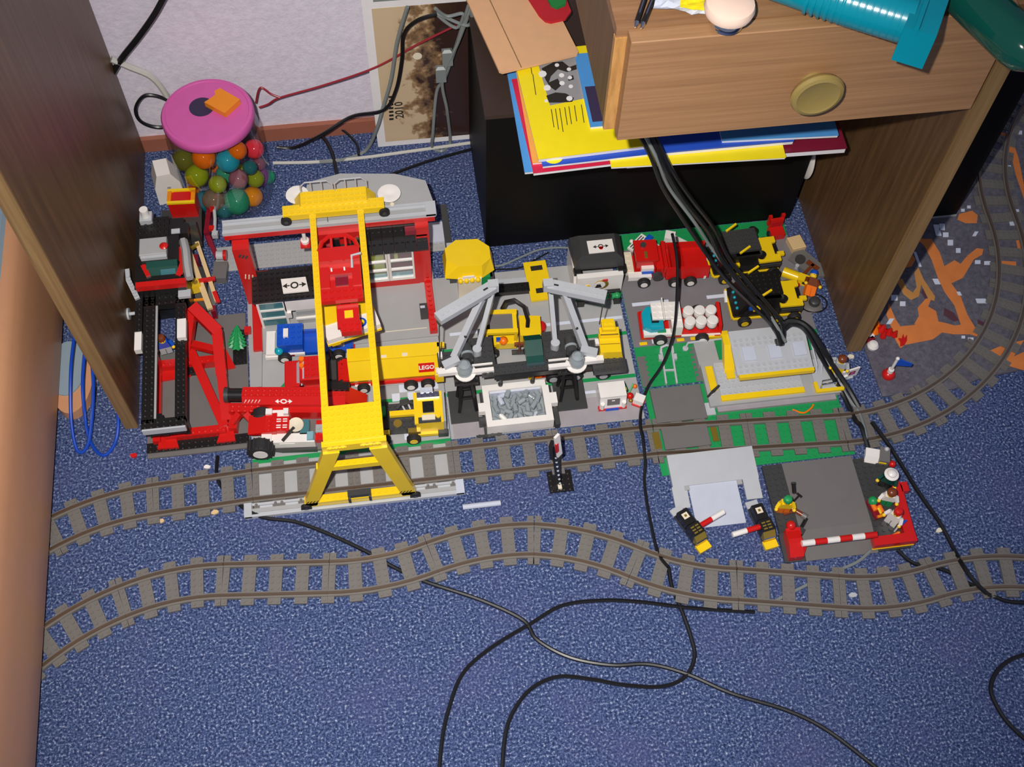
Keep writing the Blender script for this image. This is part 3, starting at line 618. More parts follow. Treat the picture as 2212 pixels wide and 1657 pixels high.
for k, (x, y, lab) in enumerate([(966, 122, 'upper grey cable connector hanging before the calendar'), (952, 158, 'lower grey cable connector hanging before the calendar')]):
    q = FV(x, y, 65.2)
    o = MB().bbox(q.x-.9, q.y-.6, q.z-1.7, q.x+.9, q.y+.6, q.z+1.7, b=.4).build('cable_connector', 'cable_grey', loc=(q.x, q.y, q.z-1.7)); tag(o, lab, 'connector', 'grey cable connectors')
cable('tangle of grey cable under the grey device', 'cable_grey', [FV(940, 18, 64), FV(965, 35, 64.5), FV(1000, 30, 64), FV(985, 60, 64.5), FV(945, 30, 65), FV(1010, 55, 64), FV(1020, 20, 63.5)], .3)
cable('black cable running from behind the jar to the station', 'cable', [FL(575, 243, 3), FL(640, 258, 2), FL(690, 290, .5), FL(715, 325, .5), FL(728, 378, .5), FL(735, 420, .5)], .35)
cable('thin dark cable curling over the baseboard beside the jar', 'cable', [FL(572, 246, 2.5), FL(660, 252, 2.5), FL(730, 275, 1.5), FL(768, 308, .4), FL(775, 335, .4)], .25)
cabfloor('flat white cable along the floor below the calendar', 'cable_white', [(590, 352), (680, 350), (780, 341), (900, 325), (1020, 308)], .32)
cabfloor('black cable on the floor towards the black cabinet', 'cable', [(800, 388), (850, 375), (920, 350), (1020, 322)], .3)
# bundle from under the drawer over the trucks to the grey platform roof
def bundle(label, px, r=.33, m='cable'): return cable(label, m, [FL(x, y, z) for x, y, z in px], r)
bundle('black cable of the bundle under the drawer, leftmost strand', [(1380, 290, 44), (1405, 335, 40), (1432, 405, 32), (1470, 465, 24), (1520, 540, 15), (1565, 600, 11), (1620, 655, 9.5), (1665, 700, 9), (1690, 742, 6.8)], .36)
bundle('grey sheathed cable of the bundle under the drawer', [(1392, 290, 44.6), (1420, 345, 40), (1445, 405, 32.4), (1500, 480, 24), (1540, 540, 16), (1590, 600, 12), (1650, 665, 10), (1678, 705, 9.4), (1696, 738, 6.9)], .28, 'cable_grey')
bundle('thick black cable of the bundle under the drawer, middle strand', [(1405, 290, 44), (1435, 360, 38.5), (1475, 430, 30), (1530, 500, 21), (1560, 560, 15), (1610, 625, 11.5), (1655, 672, 10), (1680, 720, 8.5), (1686, 744, 6.6)], .44)
bundle('black cable of the bundle under the drawer, rightmost strand', [(1412, 290, 43.4), (1450, 365, 38), (1490, 425, 31), (1540, 490, 22), (1575, 560, 15.5), (1625, 620, 12), (1660, 660, 10.6), (1690, 700, 9), (1693, 735, 6.8)], .34)
bundle('thin black cable dropping from the bundle past the trucks', [(1452, 505, 16), (1462, 560, 12), (1462, 640, 8), (1455, 720, 4), (1432, 785, 2), (1400, 835, .9), (1386, 880, .6), (1383, 915, 1.5), (1389, 950, 1.6), (1394, 1000, 1.0), (1392, 1040, .4), (1400, 1100, .4), (1420, 1190, .5), (1443, 1225, 1.5)], .26)
bundle('black cable arching from the platform roof to the sign', [(1682, 712, 6.8), (1705, 692, 8.5), (1740, 702, 9), (1772, 745, 7), (1800, 790, 4), (1830, 835, 2), (1856, 880, .6)], .45)
bundle('second black cable arching from the platform roof to the floor', [(1694, 712, 6.8), (1712, 700, 8), (1738, 712, 8.4), (1765, 755, 6), (1790, 800, 3), (1820, 850, .8), (1846, 905, .6), (1862, 925, 1.6), (1880, 985, .6)], .4)
bundle('grey cable from the sign across the rear track', [(1800, 780, 3), (1815, 830, 1.2), (1838, 868, .5), (1856, 892, .6), (1868, 930, 1.6), (1876, 985, .5)], .3, 'cable_grey')
cabfloor('black cable running over the track towards the front right', 'cable', [(1883, 912, 1.6), (1915, 955, 1.5), (1935, 985), (1985, 1065), (2030, 1130), (2062, 1190), (2085, 1230, 1.5), (2110, 1262, 1.4), (2140, 1290)], .36)
cabfloor('grey cable from the red barrier under the front track', 'cable_grey', [(1880, 1190), (1850, 1215), (1790, 1240), (1740, 1265, .2), (1680, 1295, .2), (1640, 1318)], .26)
cabfloor('black cable from the red barrier to the right track end', 'cable', [(1938, 1188), (1965, 1212), (1990, 1222, .3), (2040, 1232, .2), (2095, 1262, .2), (2140, 1285), (2180, 1300), (2240, 1302)], .34)
cabfloor('long black cable crossing the carpet from the gantry to the lower right', 'cable', [(470, 985), (472, 1040, .2), (520, 1092), (570, 1118), (640, 1128), (720, 1158), (800, 1196), (850, 1225, .15), (920, 1257), (1040, 1297), (1130, 1340), (1160, 1382), (1230, 1420), (1320, 1437), (1400, 1435), (1480, 1455), (1580, 1498), (1700, 1535), (1790, 1580), (1900, 1665)], .32)
cabfloor('black cable curving across the carpet to the bottom centre', 'cable', [(1630, 1322), (1560, 1318), (1480, 1312), (1380, 1300), (1300, 1297), (1215, 1308), (1150, 1345), (1060, 1400), (1000, 1455), (970, 1530), (955, 1600), (948, 1680)], .32)
cabfloor('black cable bending in an S on the carpet at the bottom', 'cable', [(1444, 1225, .15), (1452, 1270, .15), (1472, 1318), (1492, 1375), (1500, 1420), (1480, 1462), (1430, 1483), (1350, 1480), (1280, 1468), (1205, 1462), (1145, 1490), (1105, 1545), (1090, 1600), (1084, 1680)], .32)
cabfloor('black cable loop on the carpet at the right edge', 'cable', [(2240, 1408), (2190, 1422), (2155, 1448), (2140, 1485), (2150, 1520), (2180, 1565), (2240, 1620)], .34)

cabfloor('thin grey wire on the carpet between the yellow kiosk and the black hooded booth', 'cable_grey', [(1050, 572, .4), (1080, 574, .4), (1115, 560, .4), (1160, 541, .4), (1200, 535, .4), (1240, 536, .4)], .18)
cabfloor('dark wire on the carpet beside the thin grey wire', 'cable', [(1050, 582, .4), (1085, 582, .4), (1125, 578, .4), (1155, 562, .4), (1185, 545, .4)], .15)
t = thing('white_plate', 'white round plate edge showing between the black cabinet and the right desk panel', 'plate', (98.85, 46.4, 0))
MB().lathe((-.3, 0, 14.0), [(2.6, 0), (4.6, .15), (5.2, .5), (5.1, .6), (4.4, .3), (2.5, .15)], n=36, axis='x').build('disc', 'white', t, smooth=True)
MB().box(-.3, -1.2, .02, .4, 1.4, 9.0).build('holder', 'black_board', t)
# ================================================================ toy builders
def beam(mb, p0, p1, w, h):
    a, b_ = Vector(p0), Vector(p1); d = (b_-a).normalized()
    sd = d.cross(Vector((0, 0, 1)))
    if sd.length < 1e-4: sd = Vector((1, 0, 0))
    sd.normalize(); up = sd.cross(d).normalized(); sd *= w/2; up *= h/2
    vs = [a-sd-up, a+sd-up, a+sd+up, a-sd+up, b_-sd-up, b_+sd-up, b_+sd+up, b_-sd+up]
    return mb.add(vs, [(0, 1, 2, 3), (7, 6, 5, 4), (0, 4, 5, 1), (1, 5, 6, 2), (2, 6, 7, 3), (3, 7, 4, 0)])
def spec(t, rows, off=(0, 0, 0)):
    """rows: (name, material, kind, args...) -> one mesh part each"""
    out = []
    for r in rows:
        nm, m, k, a = r[0], r[1], r[2], r[3:]
        mb = MB(); sm = False
        if k == 'b': mb.box(*a)
        elif k == 'B': mb.bbox(*a)
        elif k == 'k': mb.brick(*a)
        elif k == 'c': mb.cyl(a[0:3], a[3], a[4], axis=a[5] if len(a) > 5 else 'z', n=a[6] if len(a) > 6 else 14); sm = True
        elif k == 'py': mb.prism(a[2], a[0], a[1], axis='y')
        elif k == 'px': mb.prism(a[2], a[0], a[1], axis='x')
        elif k == 'pz': mb.prism(a[2], a[0], a[1], axis='z')
        elif k == 'bm': beam(mb, *a)
        elif k == 'l': mb.lathe(a[0], a[1], n=20); sm = True
        elif k == 's': mb.ball(a[0:3], a[3], n=12); sm = True
        elif k == 't': mb.tube(a[0], a[1], n=6); sm = True
        mb.v = [(x-off[0], y-off[1], z-off[2]) for x, y, z in mb.v]
        out.append(mb.build(nm, m, t, smooth=sm))
    return out
def wheel(t, x, y, r=1.0, w_=.95, hub='white', side=-1, z=None, tread=False):
    """axle along y; (x, y) is the outer face centre; side -1 faces the viewer"""
    z = r if z is None else z
    y0 = y if side < 0 else y-w_
    b = r*.12
    o = MB().lathe((x, y0, z), [(r-b, 0), (r, b), (r, w_-b), (r-b, w_)], n=22, axis='y').build('wheel', 'tire', t, smooth=35)
    MB().cyl((x, y-.06 if side < 0 else y, z), r*.56, .06, axis='y', n=16).build('hub', hub, o)
    if tread:
        for i in range(16):
            a = 2*math.pi*i/16
            beam(MB(), (x+r*math.cos(a), y0+.1, z+r*math.sin(a)), (x+r*math.cos(a), y0+w_-.1, z+r*math.sin(a)), .22, .22).build('tread_lug', 'tire', o)
    return o
def minifig(name, label, loc, rz=0, torso='red', legs='blue', hat=None, hatm='red', pose='stand', rot=None, tilt=0, arms='skin', group=None):
    t = thing(name, label, 'toy figure', loc, rz, group, rot=rot)
    spec(t, [('leg', legs, 'b', -.95, -.45, 0, -.05, .45, 1.5), ('leg', legs, 'b', .05, -.45, 0, .95, .45, 1.5), ('hip', legs, 'b', -.95, -.48, 1.5, .95, .48, 1.85),
             ('torso', torso, 'py', -.5, .5, [(-1, 1.85), (1, 1.85), (.7, 3.3), (-.7, 3.3)]),
             ('arm', torso, 'bm', (-1.0, 0, 3.1), (-1.35, -.5, 2.2), .5, .5), ('arm', torso, 'bm', (1.0, 0, 3.1), (1.35, -.5, 2.2), .5, .5),
             ('hand', arms, 's', -1.4, -.75, 2.0, .32), ('hand', arms, 's', 1.4, -.75, 2.0, .32)])
    hd = MB().lathe((0, 0, 3.3), [(.35, 0), (.6, .12), (.62, .9), (.45, 1.05)], n=16).build('head', 'skin', t, smooth=True)
    for x in (-.2, .2): MB().cyl((x, -.63, 3.85), .08, .05, axis='y', n=8).build('eye', 'black', hd)
    if hat == 'cap': MB().lathe((0, 0, 4.0), [(.7, 0), (.72, .3), (.55, .7), (.2, .85)], n=16).build('cap', hatm, t, smooth=True)
    elif hat == 'brim': MB().lathe((0, 0, 4.1), [(1.1, 0), (1.15, .12), (.75, .25), (.7, .6), (.4, .85), (.1, .9)], n=20).build('helmet', hatm, t, smooth=True)
    elif hat == 'hair': MB().lathe((0, .05, 3.75), [(.68, 0), (.78, .3), (.74, .6), (.5, .9), (.1, 1.0)], n=16).build('hair', hatm, t, smooth=True)
    return t

# ================================================================ cargo station (red and grey)
o3 = (16, 33, 0)
st = thing('cargo_station', 'red and grey toy cargo station with black roofs behind the gantry', 'toy building', o3)
st_rows = [
    ('floor', 'plate_grey', 'b', 0, 24.4, .19, 32.4, 41, .5), ('floor_line', 'cream', 'b', 20.5, 26.1, .49, 30.3, 26.25, .53),
    ('column', 'red', 'b', .2, 34.6, .5, 2.9, 36.6, 16.2), ('column', 'red', 'b', 29.9, 35.6, .5, 32.1, 37.4, 16.2),
    ('low_wall', 'red', 'b', .9, 24.6, .5, 2.4, 34.6, 1.4), ('low_wall', 'red', 'k', 30.7, 24.8, .5, 32.0, 35.6, 1.5),
    ('beam', 'red', 'b', -.9, 36.7, 16.2, 33.3, 39.4, 17.2),
    ('crane_rail', 'light_grey', 'b', -1.0, 36.8, 17.2, 33.5, 39.3, 17.6), ('rail_lip', 'light_grey', 'b', -1.0, 36.7, 17.6, 33.5, 37.1, 18.0), ('rail_lip', 'light_grey', 'b', -1.0, 39.0, 17.6, 33.5, 39.4, 18.0),
    ('rail_groove', 'grey', 'b', -.9, 37.7, 17.59, 33.4, 38.4, 17.75), ('rail_end', 'light_grey', 'b', 31.9, 36.7, 17.6, 33.6, 39.4, 18.1), ('rail_joint', 'charcoal', 'b', 15.9, 36.75, 17.6, 16.0, 39.3, 17.8),
    ('roof_wing', 'grey', 'pz', 17.2, 17.6, [(12, 39.4), (33.4, 39.4), (32.5, 44.2), (27.5, 46.2), (18.5, 47.3), (13, 46)]),
    ('rear_post', 'red', 'b', 14, 43.6, .5, 16, 45.2, 17.2), ('rear_post', 'red', 'b', 29, 41.5, .5, 31, 43, 17.2), ('rear_wall', 'red', 'b', 16, 40.2, .5, 29.9, 41, 16.2),
    ('dish', 'white', 'l', (26.3, 41.0, 18.4), [(.3, -.7), (.4, -.2), (1.5, .1), (1.9, .7), (1.75, .75), (.5, .35)]),
    ('dish', 'white', 'l', (11.4, 42.6, 18.2), [(.3, -.7), (.4, -.2), (1.5, .1), (1.9, .7), (1.75, .75), (.5, .35)]),
    ('dish_stub', 'cream', 'c', 26.6, 39.5, 17.6, .35, .5), ('column_top', 'red', 'b', 14, 36.0, 13.2, 21, 37.2, 16.2), ('wall_block', 'black', 'b', 16.2, 35.6, 12.4, 17.4, 36.2, 14.6), ('wall_block', 'black', 'b', 19.2, 35.6, 12.4, 21.2, 36.2, 14.6), ('wall_block', 'dkred', 'b', 14.2, 35.7, 8.0, 16.2, 36.3, 13.2),
    ('lower_wall', 'charcoal', 'b', 13.8, 36.3, .5, 20.6, 37, 13.2),
    ('wall_foot', 'red', 'b', 19.5, 35.5, .5, 30, 36.5, 2.5), ('wall_pier', 'red', 'b', 29.2, 35.4, 2.5, 31.9, 36.5, 11.5), ('wall_head', 'red', 'b', 19.5, 35.7, 10.8, 30, 36.5, 11.5),
    ('inner_shelf', 'lime', 'b', 22, 37.2, 2.0, 24.2, 38.2, 9.4), ('inner_shelf', 'lime', 'b', 26, 37.6, 4.6, 26.6, 38.2, 10), ('inner_wall', 'dkred', 'b', 19.5, 39, .5, 30, 39.6, 10),
    ('lamp_post', 'white', 'l', (11.6, 38.0, 13.2), [(.7, -1.2), (.7, -.5), (.35, -.4), (.3, 2.6), (.15, 3.0)]), ('lamp_bracket', 'red', 'b', 10.8, 36.8, 11.9, 12.4, 38.8, 12.2), ('lamp_arm', 'red', 'b', 11.3, 38.0, 12.2, 11.9, 38.6, 16.2),
    # office
    ('office_roof', 'black', 'k', 2.0, 29.3, 8.0, 13.6, 35.6, 8.4), ('office_wall', 'white', 'b', 7.0, 29.4, 4.9, 13.4, 30.0, 8.0), ('office_post', 'white', 'b', 2.5, 29.4, .5, 2.9, 30, 8), ('office_post', 'white', 'b', 6.8, 29.4, .5, 7.2, 30, 8), ('office_back', 'white', 'b', 2.4, 35.0, .5, 13.4, 35.5, 8),
    ('office_post', 'white', 'b', 13.0, 29.4, .5, 13.4, 30, 8), ('office_panel', 'grey', 'b', 8.6, 29.6, .5, 13, 29.9, 4.2), ('office_ledge', 'white', 'b', 8.4, 29.2, 2.2, 13.2, 29.6, 2.6), ('office_bracket', 'white', 'b', 7.2, 29.0, 3.4, 7.9, 29.5, 4.9), ('office_side', 'dkred', 'b', 2.4, 30, .5, 2.8, 35, 8),
    ('grey_slope', 'grey', 'pz', .2, .8, [(.1, 17.8), (2.0, 17.8), (2.4, 28.2), (.1, 28.6)]), ('roof_step', 'black', 'b', 2.2, 35.6, 6.4, 13.6, 37.0, 6.8), ('roof_strip', 'light_grey', 'b', 5.4, 35.9, 6.8, 12, 36.3, 7.0),
    ('red_lamp', 'red', 'b', 2.8, 36.2, 6.8, 4.6, 36.6, 7.1), ('plaque', 'charcoal', 'b', 29.4, 27.5, 1.2, 30.7, 30, 2.4), ('plaque_shine', 'clear_grey', 'b', 29.5, 29.0, 2.4, 30.3, 29.5, 2.45),
    ('side_flap', 'charcoal', 'b', 35.2, 41.5, .2, 36.4, 52, .9), ('side_foot', 'light_grey', 'b', 35.4, 41, .6, 37, 43, 1.3),
]
spec(st, st_rows, o3)
for k in range(3): spec(st, [('column_mark', 'charcoal', 'bm', (1.0+k*.5, 34.55, 14.2-k*.25), (1.35+k*.5, 34.55, 14.9-k*.25), .1, .3), ('column_mark', 'cream', 'bm', (1.0+k*.55, 34.55, 8.2-k*.2), (1.2+k*.55, 34.55, 9.3-k*.2), .1, .2)], o3)
for i in range(3): spec(st, [('office_pane', 'window_teal', 'b', 2.9, 29.6, .9+i*2.4, 6.8, 29.8, 2.9+i*2.4), ('office_bar', 'white', 'b', 2.9, 29.4, 2.9+i*2.4, 6.8, 30, 3.3+i*2.4)], o3)
# display window pair
for k in range(2):
    x0 = 20.4+k*4.45
    w_ = spec(st, [('window_frame', 'white', 'b', x0, 35.3, 2.6, x0+.45, 35.9, 10.8)], o3)[0]
    mb = MB().frame((x0, 2.5, x0+4.4, 10.9), (x0+.45, 3.1, x0+4.1, 10.5), 35.2, 35.9, axis='y'); mb.v = [(x-o3[0], y-o3[1], z) for x, y, z in mb.v]; mb.build('window_surround', 'white', st)
    for z in (5.3, 7.8): spec(st, [('window_bar', 'white', 'b', x0+.4, 35.25, z, x0+4.1, 35.7, z+.3)], o3)
    for z in (3.1, 5.6, 8.1): spec(st, [('window_pane', 'clear', 'b', x0+.42, 35.45, z, x0+4.1, 35.5, z+2.2)], o3)
    spec(st, [('window_sill', 'glass_blue', 'b', x0+.5, 35.55, 2.9, x0+4, 36.4, 3.2)], o3)
# black roof: rows of slope bricks
for k in range(6):
    x0 = 20.6+k*1.87
    spec(st, [('roof_slope', 'black', 'px', x0+.02, x0+1.83, [(34.4, 11.5), (34.4, 11.9), (36.0, 13.9), (37.0, 13.9), (37.0, 11.5)]), ('roof_slope', 'black', 'px', x0+.02, x0+1.83, [(35.6, 13.9), (35.6, 14.3), (36.3, 16.1), (36.7, 16.1), (36.7, 13.9)])], o3)
    mb = MB().studs(x0-.05, 34.9, 2, 1, 12.9, n=6).studs(x0-.05, 35.6, 2, 1, 15.4, n=6); mb.v = [(x-o3[0], y-o3[1], z) for x, y, z in mb.v]; mb.build('roof_stud_row', 'black', st)
spec(st, [('roof_lamp', 'dkred', 'b', 28.2, 35.2, 15.0, 30, 36.2, 16.1)], o3)
# sign on office roof with wheel-and-arrows mark
def train_mark(t, c, s, m, off, z, ang=0):
    ca, sa = math.cos(ang), math.sin(ang)
    q = lambda x, y: (c[0]+(x*ca-y*sa)*s-off[0], c[1]+(x*sa+y*ca)*s-off[1])
    n = 16; mb = MB()
    ring = [q(.55*math.cos(2*math.pi*i/n), .55*math.sin(2*math.pi*i/n)) for i in range(n)]; inn = [q(.33*math.cos(2*math.pi*i/n), .33*math.sin(2*math.pi*i/n)) for i in range(n)]
    mb.add([(x, y, z) for x, y in ring+inn], [(i, (i+1) % n, n+(i+1) % n, n+i) for i in range(n)]).build('mark_ring', m, t)
    for d in (-1, 1):
        MB().add([(x, y, z) for x, y in (q(d*.62, .09), q(d*1.0, .09), q(d*.95, .42), q(d*1.6, 0), q(d*.95, -.42), q(d*1.0, -.09), q(d*.62, -.09))], [tuple(range(7))]).build('mark_arrow', m, t)
MBs = MB().prism([(6.9-o3[0], 33.3-o3[1]), (11.0-o3[0], 33.3-o3[1]), (11.4-o3[0], 30.4-o3[1]), (7.2-o3[0], 30.4-o3[1])], 8.6, 8.85); MBs.build('sign_tile', 'white', st)
train_mark(st, (9.1, 31.8), 1.25, 'ink', o3, 8.87)

# ================================================================ floor rail, gantry crane, trolley, hanging load
oF = (16, -4.2, 0)
fr = thing('gantry_rail', 'long light grey gutter rail on the carpet carrying the gantry front legs', 'toy rail', oF)
spec(fr, [('rail_base', 'light_grey', 'b', -1.3, -5.5, .02, 33.1, -3.1, .35), ('rail_lip', 'light_grey', 'b', -1.3, -5.5, .35, 33.1, -5.1, .75), ('rail_lip', 'light_grey', 'b', -1.3, -3.6, .35, 33.1, -3.2, .75), ('rail_groove', 'grey', 'b', -1.2, -4.7, .34, 33, -4.0, .5), ('rail_end', 'light_grey', 'b', -1.4, -5.5, .35, -.2, -3.1, .9), ('rail_end', 'clear_grey', 'b', 31.9, -5.5, .35, 33.2, -3.1, .9)], oF)
oG = (17.3, 17, 0); GZ = 19.6
gt = thing('gantry_crane', 'tall yellow gantry crane with two long studded beams over the layout', 'toy crane', oG)
g_rows = [('girder', 'yellow', 'k', 13.2, -3, GZ-1.2, 14.2, 39, GZ), ('girder', 'yellow', 'k', 20.9, -3, GZ-1.2, 21.9, 39, GZ),
          ('front_platform', 'yellow', 'k', 13.2, -3.9, GZ, 21.9, 1.9, GZ+.5), ('front_beam', 'yellow', 'b', 12.9, -4.6, GZ-1.4, 22.2, -3.7, GZ+.3), ('grip_plate', 'yellow', 'k', 13.6, -4.75, GZ-.9, 16.4, -4.55, GZ-.2), ('grip_plate', 'yellow', 'k', 18.4, -4.75, GZ-.9, 21.4, -4.55, GZ-.2),
          ('leg', 'yellow', 'py', -5.0, -3.9, [(8.0, 1.2), (10.0, 1.2), (15.3, GZ-1.2), (12.9, GZ-1.2)]), ('leg', 'yellow', 'py', -5.0, -3.9, [(23.4, 1.2), (25.6, 1.2), (22.2, GZ-1.2), (19.6, GZ-1.2)]),
          ('foot_bar', 'yellow', 'k', 8.2, -5.0, .9, 25.4, -3.7, 2.2), ('cross_bar', 'yellow', 'k', 11.4, -4.9, 12.6, 22.6, -3.9, 13.8),
          ('step', 'charcoal', 'b', 15.0, -5.2, 3.0, 18.6, -4.2, 3.8), ('step_leg', 'charcoal', 'b', 15.0, -5.5, 1.9, 15.4, -5.1, 3.2), ('step_leg', 'charcoal', 'b', 18.2, -5.5, 1.9, 18.6, -5.1, 3.2),
          ('rear_truck', 'yellow', 'k', 9.0, 37.5, 18.8, 25.3, 39.6, 20.0), ('truck_cap', 'yellow', 'k', 12.0, 39.0, 18.4, 22.6, 41.8, 20.4), ('truck_slope', 'yellow', 'py', 39.0, 41.8, [(10.6, 18.4), (12.0, 18.4), (12.0, 20.4)]), ('truck_slope', 'yellow', 'py', 39.0, 41.8, [(22.6, 18.4), (24.0, 18.4), (22.6, 20.4)])]
spec(gt, g_rows, oG)
for (x, y, z) in ((9.4, 37.4, 18.9), (25.2, 37.4, 18.9), (8.3, -5.0, .95), (25.4, -5.0, .95)):
    o = spec(gt, [('wheel', 'tire', 'c', x, y-.35, z, .85, .6, 'y', 16)], oG)[0]
    spec(o, [('hub', 'charcoal', 'c', x, y-.42, z, .35, .1, 'y', 10)], oG)
for x0 in (8.3, 22.8):
    for k in range(4): spec(gt, [('hazard_stripe', 'ink', 'bm', (x0+.2+k*.5, -5.03, 2.3), (x0+.6+k*.5, -5.03, 2.9), .08, .12)], oG)
for k in range(2):
    x0 = 12.2+k*5.5
    mb = MB()
    mb.tube([(x0, 41.6, 20.4), (x0, 41.6, 22.0), (x0+.8, 41.6, 22.9), (x0+4.3, 41.6, 22.9), (x0+5.1, 41.6, 22.0), (x0+5.1, 41.6, 20.4)], .13, n=6)
    for j in (1.7, 3.4): mb.tube([(x0+j, 41.6, 20.4), (x0+j, 41.6, 22.9)], .1, n=6)
    mb.v = [(x-oG[0], y-oG[1], z) for x, y, z in mb.v]; mb.build('railing', 'light_grey', gt)
oT = (17.5, 24, 19.9)
tr = thing('crane_trolley', 'red crane trolley cab riding between the yellow gantry beams', 'toy trolley', oT)
spec(tr, [('cab_roof', 'red', 'b', 14.4, 26.6, 20.6, 20.7, 29.0, 21.8), ('cab_base', 'red', 'b', 14.4, 20.4, 19.2, 20.7, 30.6, 19.9), ('cab_rear', 'red', 'k', 14.4, 19.8, 19.9, 20.7, 22.2, 20.8), ('cab_wall', 'red', 'b', 14.4, 22.2, 19.9, 15.8, 26.6, 21.0), ('cab_wall', 'red', 'b', 19.3, 22.2, 19.9, 20.7, 26.6, 21.0), ('cab_well', 'dkred', 'b', 16.6, 23, 19.9, 18.6, 24.8, 20.2), ('cab_step', 'red', 'b', 15.8, 24.8, 19.9, 19.3, 26.6, 20.7),
          ('windshield_bow', 'red', 't', [(14.5, 29.0, 21.3), (15.0, 30.4, 21.6), (16.2, 31.3, 21.8), (18.8, 31.3, 21.8), (20.1, 30.4, 21.6), (20.6, 29.0, 21.3)], .36), ('windshield_sill', 'red', 'b', 14.5, 29.0, 20.0, 20.6, 29.5, 21.2), ('windshield_post', 'red', 'bm', (16.5, 31.1, 21.7), (16.5, 29.2, 21.0), .35, .3), ('windshield_post', 'red', 'bm', (18.7, 31.1, 21.7), (18.7, 29.2, 21.0), .35, .3), ('grip', 'light_grey', 't', [(19.4, 25.4, 21.1), (19.5, 27.2, 21.9), (21.0, 27.4, 22.0)], .22),
          ('handle', 'white', 't', [(16.2, 25.2, 20.9), (16.2, 25.6, 21.3)], .14), ('handle', 'white', 't', [(18.2, 25.2, 20.9), (18.2, 25.6, 21.3)], .14), ('front_arm', 'red', 'b', 16.4, 15.6, 19.0, 19.8, 19.8, 19.6), ('front_hook', 'red', 'k', 16.9, 14.6, 18.6, 20.0, 16.4, 19.8), ('hook_plate', 'yellow', 'b', 17.6, 17.2, 19.6, 18.9, 18.5, 19.75), ('side_bar', 'red', 'b', 14.25, 20, 19.6, 14.4, 30.4, 19.95)], oT)
oL = (17.6, 22.6, 11.2)
ld_ = thing('cargo_container', 'white and yellow container hanging under the red trolley', 'toy container', oL, 14)
spec(ld_, [('body', 'white', 'b', -4.4, -3.6, 0, 4.4, 3.2, 1.2), ('lower_rim', 'yellow', 'b', -4.5, -3.7, -.5, 4.5, 3.3, 0), ('lid', 'yellow', 'b', -4.4, -.8, 1.2, 4.4, 3.3, 1.5), ('foot', 'yellow', 'b', -3.8, -3.65, -.9, -2.4, -2.6, -.5), ('emblem', 'blue', 'c', 1.6, -2.2, 1.2, .9, .06), ('emblem_ring', 'yellow', 'c', 1.6, -2.2, 1.25, .55, .06), ('hanger', 'red', 'b', -.8, -.2, 1.5, .8, 1.6, 8.2)])
for x in (-1.4, 1.4): spec(ld_, [('seam', 'grey', 'b', x-.03, -3.62, .1, x+.03, -.8, 1.22)])

# ================================================================ vehicles on the left plate
def veh(name, label, loc, rz, rows, wheels, cat='toy vehicle', hub='white', group=None):
    t = thing(name, label, cat, loc, rz, group); spec(t, rows)
    for wl in wheels: wheel(t, *wl[:2], r=wl[2] if len(wl) > 2 else 1.0, hub=hub, side=-1 if wl[1] < 0 else 1, w_=wl[3] if len(wl) > 3 else .95, tread=len(wl) > 4)
    return t
veh('toy_pickup', 'blue and white toy pickup truck parked before the white office', (10.6, 24.8, .2), -3, [
    ('chassis', 'blue', 'b', -6.2, -2.0, .8, 7.0, 2.0, 1.2), ('bonnet', 'white', 'b', -7.4, -2.2, .8, -5.2, 2.4, 2.0), ('bumper', 'white', 'b', -7.6, -2.4, .6, -3.4, -1.9, 1.4), ('cab', 'blue', 'b', -5.2, -1.9, 1.2, -1.2, 2.1, 3.9), ('roof', 'blue', 'k', -5.3, -2.0, 3.9, -1.1, 2.2, 4.3), ('windscreen', 'glass_blue', 'py', -1.8, 2.0, [(-6.0, 2.0), (-5.2, 2.0), (-5.2, 3.8)]), ('roof_sign', 'white', 'b', -4.2, -.6, 4.3, -3.4, 1.0, 4.8), ('side_window', 'cyan', 's', -5.2, -2.0, 2.6, .75),
    ('side_panel', 'white', 'b', -4.0, -2.3, 1.2, -1.0, -1.95, 1.8), ('badge', 'dkred', 'b', -3.3, -2.36, 1.3, -2.7, -2.3, 1.65), ('bed_floor', 'blue', 'b', -1.1, -2.0, 1.2, 7.0, 2.0, 1.6), ('bed_wall', 'blue', 'b', -1.1, 1.7, 1.6, 7.0, 2.1, 2.5), ('tail', 'blue', 'b', 6.7, -2, 1.6, 7.1, 2, 2.5), ('tail_lamp', 'red', 'b', 7.0, -1.8, 1.0, 7.3, -.8, 1.5), ('load_plate', 'light_grey', 'b', 4.4, -1.2, 1.6, 5.6, 1.2, 1.75)],
    [(-4.4, -3.0, 1.15), (-4.6, 2.6, 1.15), (4.6, -2.9, 1.1), (4.6, 2.5, 1.1)])
